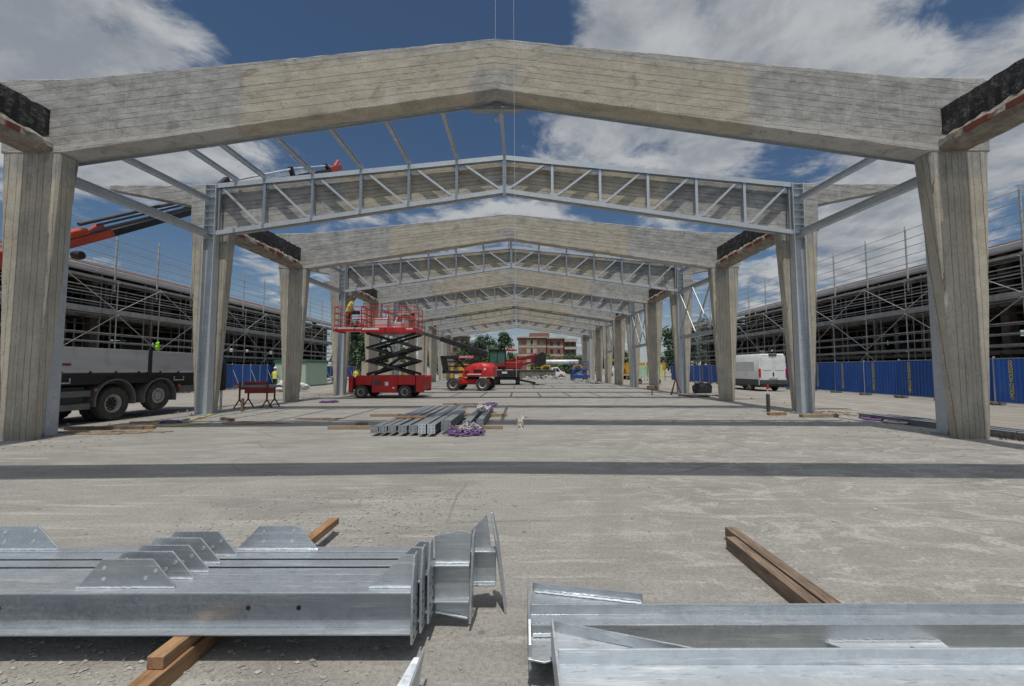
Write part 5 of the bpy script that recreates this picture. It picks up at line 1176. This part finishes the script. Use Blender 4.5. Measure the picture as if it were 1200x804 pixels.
m = MB(); m.box(-.045, .045, -.045, .045, 0, .62, 0); m.tube((0, 0, .62), (0, 0, .9), .02, 8, mi=1); m.box(-.035, .035, -.03, .03, .8, .95, 2); o = m.build('wooden_stake', [M['dark'], M['white'], M['red']], bevel=.004); o.location = (9.25, 15.1, 0); tag(o, 'dark stake with a red and white tip beside the right steel column', 'stake')
# litter left
timber(-10.9, -9.0, 10.85, 10.97, -.0, .085, 'wood2', 'dark plank on the floor beside the largest left column, tail end orange', .06, 'plank')
timber(-9.2, -8.8, 10.93, 11.05, .0, .09, 'wood', 'short orange offcut at the end of the dark plank, left', .08, 'plank')
timber(-8.5, -7.85, 12.75, 12.86, 0, .085, 'wood2', 'short dark timber lying near the first steel column, left', -.55, 'plank')
timber(-10.4, -9.9, 12.1, 12.2, 0, .06, 'wood3', 'small pale offcut among the straps at the left slab edge', .4, 'plank')
def squiggle(name, pts, r_, mat, label, cat='strap'):
    P2 = []
    for i in range(len(pts) - 1):
        for k in range(6): q = k / 6; P2.append((pts[i][0] + (pts[i + 1][0] - pts[i][0]) * q + jit(.03), pts[i][1] + (pts[i + 1][1] - pts[i][1]) * q + jit(.03), pts[i][2] + r_ + abs(jit(.02))))
    m = MB(); m.path(P2, r_, 6); tag(m.build(name, M[mat], loc=pts[0], smooth=True), label, cat)
squiggle('tape', [(-9.6, 11.9, 0), (-9.1, 12.6, 0), (-9.3, 13.1, 0), (-9.6, 14.1, 0), (-10.2, 14.7, 0)], .018, 'ystrap', 'yellow tape running along the left slab edge', 'tape')
squiggle('tape', [(-8.9, 11.35, 0), (-8.5, 11.5, 0), (-8.3, 11.9, 0), (-8.0, 12.0, 0)], .018, 'ystrap', 'short yellow tape scrap right of the dark plank', 'tape')
coil('strap', (-9.4, 12.2, 0), .35, .2, .12, 30, .02, 'purple', 'small purple strap bundle near the left slab edge')
coil('strap', (-9.1, 12.35, 0), .18, .14, .14, 22, .02, 'wstrap', 'small off white strap bundle near the left slab edge')
coil('strap', (-7.0, 12.1, 0), .9, .3, .04, 40, .011, 'wood3', 'loose tan rope and scraps on the floor, left middle', 'rope', 4)
coil('strap', (-9.3, 10.35, 0), 1.3, .25, .04, 50, .013, 'wood3', 'strewn bark and rope scraps at the foot of the largest left column', 'rope', 5)
coil('strap', (-5.6, 13.1, 0), .7, .25, .03, 26, .012, 'wood2', 'thin dark rope scraps left of the mid floor steel row', 'rope', 3)
coil('strap', (-8.2, 19.6, 0), .45, .2, .12, 26, .03, 'purple', 'purple strap bundle at the foot of the third left column')
coil('strap', (-9.0, 26.3, 0), .9, .35, .05, 30, .02, 'dark', 'dark cable loops on the floor near the second steel truss, left', 'cable', 3)
# right side litter
timber(9.25, 10.4, 13.3, 13.48, 0, .1, 'wood3', 'pale grey plank beside the foot of the right steel column', .05, 'plank')
timber(8.6, 9.2, 13.95, 14.1, 0, .09, 'wood', 'short orange block at the foot of the right steel column', .1, 'plank')
m = MB()
for _ in range(26): x = random.uniform(9.6, 11.4); y = random.uniform(13.6, 14.8); m.bar((x, y, .03), (x + jit(.5), y + jit(.25), .03 + .05 * random.random()), .08, .025)
tag(m.build('timber_scraps', M['wood3'], loc=(10.5, 14.2, 0)), 'heap of broken wood scraps behind the pale plank, right', 'scraps')
for i, (x, l) in enumerate(((11.25, 'inner galvanised channel lying on the ground past the right column foot'), (11.55, 'middle galvanised channel lying on the ground past the right column foot'), (11.85, 'outer galvanised channel lying on the ground past the right column foot'))):
    a = V((x - .25, 13.3 - .2 * i, .06)); b = V((x, 7.6, .06)); m = MB(); m.ibeam(a, b, .17, .14, .012, .016); tag(m.build('steel_channel', M['galv2'], loc=tuple((a + b) / 2)), l, 'steel section', 'steel channels on the ground at right')
for i, y in enumerate((8.3, 10.4, 12.8)): timber(10.9, 12.3, y, y + .08, -.09, -.03, 'wood', '%s thin batten under the right hand channels on the ground' % ('nearest', 'middle', 'farthest')[i], .03, 'batten')
coil('strap', (10.95, 12.7, 0), .3, .35, .06, 30, .022, 'purple', 'purple strap beside the channels on the ground, right')
coil('strap', (10.9, 11.9, 0), .25, .3, .05, 26, .022, 'wstrap', 'off white strap beside the channels on the ground, right')
m = MB(); rings = []
for i in range(9):
    q = i / 8; rr_ = (.45, .56, .60, .58, .54, .50, .52, .38, .1)[i]; rings.append([(11.7 + rr_ * math.cos(a) * (1 + jit(.10)), 26.3 + .8 * rr_ * math.sin(a) * (1 + jit(.1)), (0, .1, .22, .36, .48, .58, .64, .60, .5)[i] + .07 * math.sin(3 * a + 1) * q + jit(.02)) for a in [6.2832 * k / 18 for k in range(18)]])
m.loft(rings); tag(m.build('rubbish_bag', M['bag'], loc=(11.7, 26.3, 0), smooth=True), 'black rubbish bag on the ground between right columns', 'bag')
r = empty('pallet', (10.5, 23.6, .0), .1, 'grey pallet of boards near the second right steel column', 'pallet')
m = MB()
for i in range(6): m.box(-1.0, 1.0, -.8 + i * .28, -.6 + i * .28, .1, .125)
m.build('deck_board', M['deck'], r); m = MB()
for x in (-.9, 0, .9): m.box(x - .05, x + .05, -.8, .8, 0, .1)
m.build('bearer', M['wood3'], r)
m = MB(); m.bar((9.3, 25.0, 0), (9.6, 25.0, .95), .05, .05); m.bar((9.9, 25.0, 0), (9.6, 25.0, .95), .05, .05); m.bar((9.45, 25.3, 0), (9.6, 25.0, .95), .05, .05); tag(m.build('tripod_stand', M['rust'], loc=(9.6, 25, 0)), 'small rusty tripod stand beside the pallet, right', 'stand')
m = MB(); m.box(-.25, .25, -.15, .15, .35, .55); m.box(-.03, .03, -.03, .03, 0, .35); o = m.build('junction_box', M['wood2'], bevel=.02); o.location = (8.15, 24.8, 0); tag(o, 'small brown box on a short leg near the second right column', 'box')

# ------------------------------------------------------------------ far buildings and trees
r = empty('brick_flats', (10.0, 160, 0), 0, 'long red brick block of flats with pale floor bands at the end of the hall', 'flats')
m = MB(); m.box(-10.3, 0, -2, 12, 0, 13.2); m.build('wall', M['facade'], r); m = MB(); m.box(.3, 6.5, -.5, 12, 0, 13.0); m.build('wall', M['facade'], r)
m = MB(); m.box(6.5, 11.5, .5, 12, 0, 12.8); m.build('stair_wall', M['facade2'], r)
m = MB()
for z in (3.2, 6.4, 9.6): m.box(-10.34, .04, -2.06, 12, z, z + .75); m.box(.26, 6.54, -.56, 11.9, z, z + .75)
m.build('floor_band', M['plaster'], r)
m = MB(); m.box(-10.9, .6, -2.8, 12.5, 13.2, 13.6); m.box(.1, 7, -1.2, 12.4, 13.0, 13.35); m.box(6, 12, 0, 12.4, 12.8, 13.1); m.build('roof', M['plaster'], r)
m = MB(); m.box(-6, 1.5, 2, 10, 13.6, 15.4); m.build('roof_storey', M['facade'], r)
for x in (-9.6, -5.3, -1.6):
    for z in (4.4, 7.6, 10.8, 1.2):
        m = MB(); m.box(x - (.55 if x != -5.3 else 1.9), x + (.55 if x != -5.3 else 1.9), -2.12, -2.02, z - .2, z + 1.6); w_ = m.build('window', M['shutter'], r)
        if x == -5.3: w_.data.materials[0] = M['plaster']; m = MB(); m.box(x - .4, x + .4, -2.18, -2.12, z, z + 1.5); m.build('pane', M['glass'], w_)
for x in (2.2, 4.8, 8.2, 10.2):
    for z in (1.2, 4.4, 7.6, 10.4):
        y = -.62 if x < 6 else .38
        m = MB(); m.box(x - .5, x + .5, y, y + .1, z, z + 1.4); m.build('window', M['glass'], r)
for z in (2.6, 5.8, 9.0, 11.8):
    m = MB(); m.box(7.0, 11.8, -.9, .5, z, z + .9); m.build('balcony', M['plaster'], r)
r = empty('brown_flats', (-22.5, 150, 0), 0, 'dark brown flats with flat roof far left behind the trees', 'flats')
m = MB(); m.box(-4, 4, 0, 10, 0, 13.2); m.build('wall', M['facade2'], r); m = MB(); m.box(-4.4, 4.4, -.5, 10.4, 13.2, 13.8); m.build('roof', M['plaster'], r)
for x in (-2.6, 0, 2.6):
    for z in (2, 5, 8, 11):
        m = MB(); m.box(x - .6, x + .6, -.06, -.005, z, z + 1.3); m.build('window', M['glass'], r)
def make_tree(loc, h, w, leaf, label, n=2600, conif=False, ls=.34):
    r = empty('tree', loc, 0, label, 'tree', 'trees beyond the site')
    m = MB(); tw = w * .05 + .1; m.path([(0, 0, -.2), (jit(.2), jit(.2), h * .3), (jit(.4), jit(.4), h * .6), (jit(.3), jit(.3), h * .85)], tw, 8, tw * .25)
    cl = []
    for k in range(26):
        t = .28 + .72 * random.random(); a = random.uniform(0, 6.28)
        prof = (1 - t) * 1.25 + .08 if conif else math.sin(min(1, (t - .2) / .8 * .92 + .1) * math.pi) ** .7
        q = w * .5 * prof * random.uniform(.35, 1.0); c = V((q * math.cos(a), q * math.sin(a), h * (t * .92)))
        cl.append((c, w * random.uniform(.12, .24)))
        if k < 16: m.path([(0, 0, h * t * .62), (c.x * .5, c.y * .5, c.z * .9), (c.x, c.y, c.z)], tw * .3, 5, .03)
    m.build('trunk', M['bark'], r)
    m = MB()
    for _ in range(n):
        c, R_ = random.choice(cl); d = V((random.gauss(0, 1), random.gauss(0, 1), random.gauss(0, .8))).normalized(); p = c + d * R_ * random.random() ** .45
        s_ = ls * random.uniform(.6, 1.3); nrm = (d + V((jit(.9), jit(.9), .5 + jit(.7)))).normalized(); x = nrm.orthogonal().normalized(); a = random.uniform(0, 6.28); x = (Matrix.Rotation(a, 3, nrm) @ x); y = nrm.cross(x)
        m.add([p - x * s_, p - y * s_ * .5, p + x * s_, p + y * s_ * .5], [(0, 1, 2, 3)], 0)
    m.build('crown', M[leaf], r)
for a in (((-10.5, 128, 0), 12.6, 9, 'leaf2', 'tall dark tree left of centre at the end of the hall'), ((-4.6, 132, 0), 13.4, 8.5, 'leaf0', 'tallest dark green tree at the centre of the hall end'), ((-6.8, 118, 0), 8, 7, 'leaf1', 'bright green lower tree in front of the dark ones at the hall end'),
          ((-16.5, 136, 0), 11, 8, 'leaf0', 'mid green tree beside the brown flats'), ((-23.5, 126, 0), 9.5, 8, 'leaf1', 'light green tree below the brown flats'), ((8, 122, 0), 5.2, 9, 'leaf1', 'low spreading tree in front of the brick flats, left'), ((15.5, 124, 0), 5.6, 9, 'leaf0', 'low dark tree in front of the brick flats, right'),
          ((27, 130, 0), 11, 8, 'leaf2', 'dark tree right of the brick flats'), ((-30, 82, 0), 11.5, 9, 'leaf0', 'large dark tree past the end of the left shed, seen through the scissor arms'), ((-25.5, 76, 0), 8, 8, 'leaf0', 'light green tree past the end of the left shed'), ((-36, 92, 0), 12, 9, 'leaf2', 'dark tree behind the end of the left scaffold'),
          ((33, 86, 0), 12, 9, 'leaf0', 'dark tree past the end of the right shed'), ((41, 95, 0), 13, 9, 'leaf2', 'tall tree well behind the right shed end')):
    make_tree(*a)
for i in range(9):
    make_tree((-70 + i * 17 + jit(3), 190 + jit(8), 0), 10 + jit(2), 14, 'leaf%d' % (i % 3), 'distant tree in the line behind the flats, %s from the left' % ORD[i], 900, ls=.8)
# white wall beyond the left shed
m = MB(); m.box(-24, -14, 66, 66.3, -.1, 2.6); 
for x in (-24, -21.5, -19, -16.5, -14.3): m.box(x, x + .3, 65.95, 66.35, -.1, 2.8)
tag(m.build('yard_wall', M['plaster'], loc=(-19, 66, 0)), 'pale yard wall beyond the end of the left fence', 'wall')

# ------------------------------------------------------------------ camera, sky and sun
F_, CX_, pitch, roll = 500.0, 610.0, math.atan(31 / 500.0), R(.1)
fw = V((0, math.cos(pitch), math.sin(pitch))); rt0 = V((1, 0, 0)); up0 = rt0.cross(fw)
rt = rt0 * math.cos(roll) - up0 * math.sin(roll); up = up0 * math.cos(roll) + rt0 * math.sin(roll)
cd = bpy.data.cameras.new('Camera'); cam = bpy.data.objects.new('Camera', cd); COL.objects.link(cam)
cam.matrix_world = Matrix(((rt.x, up.x, -fw.x, .55), (rt.y, up.y, -fw.y, 0), (rt.z, up.z, -fw.z, 1.5), (0, 0, 0, 1)))
cd.sensor_width = 36; cd.lens = F_ / 1200 * 36; cd.shift_x = -10 / 1200; cd.clip_end = 3000; cd.clip_start = .05
S.camera = cam
SUN_EL = 72.0
sd = bpy.data.lights.new('Sun', 'SUN'); sd.energy = 4.5; sd.angle = R(.5); sd.color = (1, .95, .87)
so = bpy.data.objects.new('Sun', sd); COL.objects.link(so); so.rotation_euler = (R(90 - SUN_EL), 0, 0)   # light travels towards +Y and down
so.rotation_euler = V((0, math.cos(R(SUN_EL)), -math.sin(R(SUN_EL)))).to_track_quat('-Z', 'Y').to_euler()

def RAY(px, py):
    u = (px - CX_) / F_; v = (402 - py) / F_; return (fw + rt * u + up * v).normalized()
W = bpy.data.worlds.new('World'); S.world = W; W.use_nodes = True; nt = W.node_tree; nt.nodes.clear()
class WN(NT):
    def __init__(s): s.t = nt; s.n = nt.nodes; s.l = nt.links; s.tc = s.n.new('ShaderNodeTexCoord')
w = WN(); d = w.tc.outputs['Generated']; dx, dy, dz = w.sep(d)[:3]
sky = w.node('ShaderNodeTexSky'); sky.sky_type = 'NISHITA'; sky.sun_disc = False; sky.sun_elevation = R(SUN_EL); sky.sun_rotation = R(180); sky.altitude = 200; sky.air_density = 1.0; sky.dust_density = .6; sky.ozone_density = 2.2
# cloud layer: fractal noise on a plane overhead, seen in perspective
den = w.math('ADD', w.math('MAXIMUM', dz, 0.0), .16)
cv = w.node('ShaderNodeCombineXYZ'); w.inp(cv.inputs[0], w.math('DIVIDE', dx, den)); w.inp(cv.inputs[1], w.math('DIVIDE', dy, den)); w.inp(cv.inputs[2], 3.7)
cl1 = w.noise(cv.outputs[0], 1.7, 10, .6, .35); cl2 = w.noise(cv.outputs[0], 5.2, 9, .64, .5)
sh = w.node('ShaderNodeVectorMath', operation='ADD'); w.link(cv.outputs[0], sh.inputs[0]); sh.inputs[1].default_value = (.02, -.09, 0); cl1s = w.noise(sh.outputs[0], 1.7, 10, .6, .35); cl2s = w.noise(sh.outputs[0], 5.2, 9, .64, .5)
dens = w.math('ADD', w.math('MULTIPLY', w.math('SUBTRACT', cl1, .5), 4.0), w.math('MULTIPLY', w.math('SUBTRACT', cl2, .5), 1.9))
BL = [(40, 30, 0.26, 0.75), (150, 60, 0.22, 0.6), (110, 8, 0.06, -0.5), (330, 40, 0.28, -1.0), (430, 10, 0.3, -0.9), (520, 50, 0.24, -0.8), (590, 20, 0.08, -0.4), (720, 50, 0.16, 0.7), (800, 20, 0.2, 0.5), (900, 30, 0.22, 0.6), (1000, 60, 0.2, 0.5), (1100, 50, 0.12, -0.55), (1150, 20, 0.12, -0.3), (1180, 70, 0.1, 0.35), (930, 180, 0.12, -0.75), (680, 165, 0.12, 0.55), (790, 160, 0.14, 0.55), (860, 150, 0.1, 0.3), (440, 170, 0.14, -0.35), (540, 135, 0.05, 0.5), (520, 165, 0.1, -0.45), (610, 140, 0.05, -0.2), (200, 180, 0.18, 0.6), (320, 190, 0.12, 0.25), (130, 215, 0.12, 0.25), (650, 250, 0.09, 0.5), (800, 265, 0.06, 0.3), (360, 330, 0.2, -0.2), (1020, 200, 0.07, 0.4), (1090, 170, 0.12, 0.1), (1030, 260, 0.18, 0.7), (1170, 200, 0.14, 0.35), (1180, 260, 0.1, -0.2), (200, 260, 0.16, -0.6), (110, 250, 0.12, -0.3), (310, 305, 0.06, 0.7), (420, 265, 0.06, 0.5), (860, 300, 0.1, 0.3), (980, 330, 0.1, 0.3)]
for px, py, rad, wt in BL:
    c = RAY(px, py); dt = w.node('ShaderNodeVectorMath', operation='DISTANCE'); w.link(d, dt.inputs[0]); dt.inputs[1].default_value = c
    dens = w.math('ADD', dens, w.ramp(dt.outputs['Value'], 0, rad * 1.35, wt, 0))
cover = w.ramp(dens, -.16, .62)
slope = w.math('ADD', w.math('MULTIPLY', w.math('SUBTRACT', cl1s, cl1), 5.0), w.math('MULTIPLY', w.math('SUBTRACT', cl2s, cl2), 1.6))
shade = w.ramp(w.math('ADD', slope, w.math('MULTIPLY', dens, .42)), -.45, 1.0)
ccol = w.mix(shade, (.74, .76, .78), (.40, .44, .495))
bg1 = w.node('ShaderNodeBackground'); tint = w.mix(1.0, sky.outputs[0], (.80, .92, 1.0), 'MULTIPLY'); w.link(tint, bg1.inputs[0]); bg1.inputs[1].default_value = .09
bg2 = w.node('ShaderNodeBackground'); sunv = (0, -math.cos(R(SUN_EL)), math.sin(R(SUN_EL))); dp = w.node('ShaderNodeVectorMath', operation='DOT_PRODUCT'); w.link(d, dp.inputs[0]); dp.inputs[1].default_value = sunv
bri = w.ramp(dp.outputs['Value'], .50, 1.0, 1.0, 2.7)
w.link(ccol, bg2.inputs[0]); w.link(bri, bg2.inputs[1])
# thin milky air towards the horizon
hz = w.ramp(dz, 0, .22, .45, 0); fac = w.math('MAXIMUM', w.math('MULTIPLY', cover, .94), w.math('MAXIMUM', hz, w.ramp(dp.outputs['Value'], .6, .95, 0, .8)))
mx = w.node('ShaderNodeMixShader'); w.link(fac, mx.inputs[0]); w.link(bg1.outputs[0], mx.inputs[1]); w.link(bg2.outputs[0], mx.inputs[2])
out = w.node('ShaderNodeOutputWorld'); w.link(mx.outputs[0], out.inputs[0])
S.view_settings.view_transform = 'Standard'; S.view_settings.look = 'None'; S.view_settings.exposure = -.6; S.view_settings.gamma = 1; S.view_settings.use_curve_mapping = False
S.render.engine = 'CYCLES'; S.cycles.max_bounces = 4; S.cycles.diffuse_bounces = 2; S.cycles.glossy_bounces = 2; W.cycles.sampling_method = 'MANUAL'; W.cycles.sample_map_resolution = 512
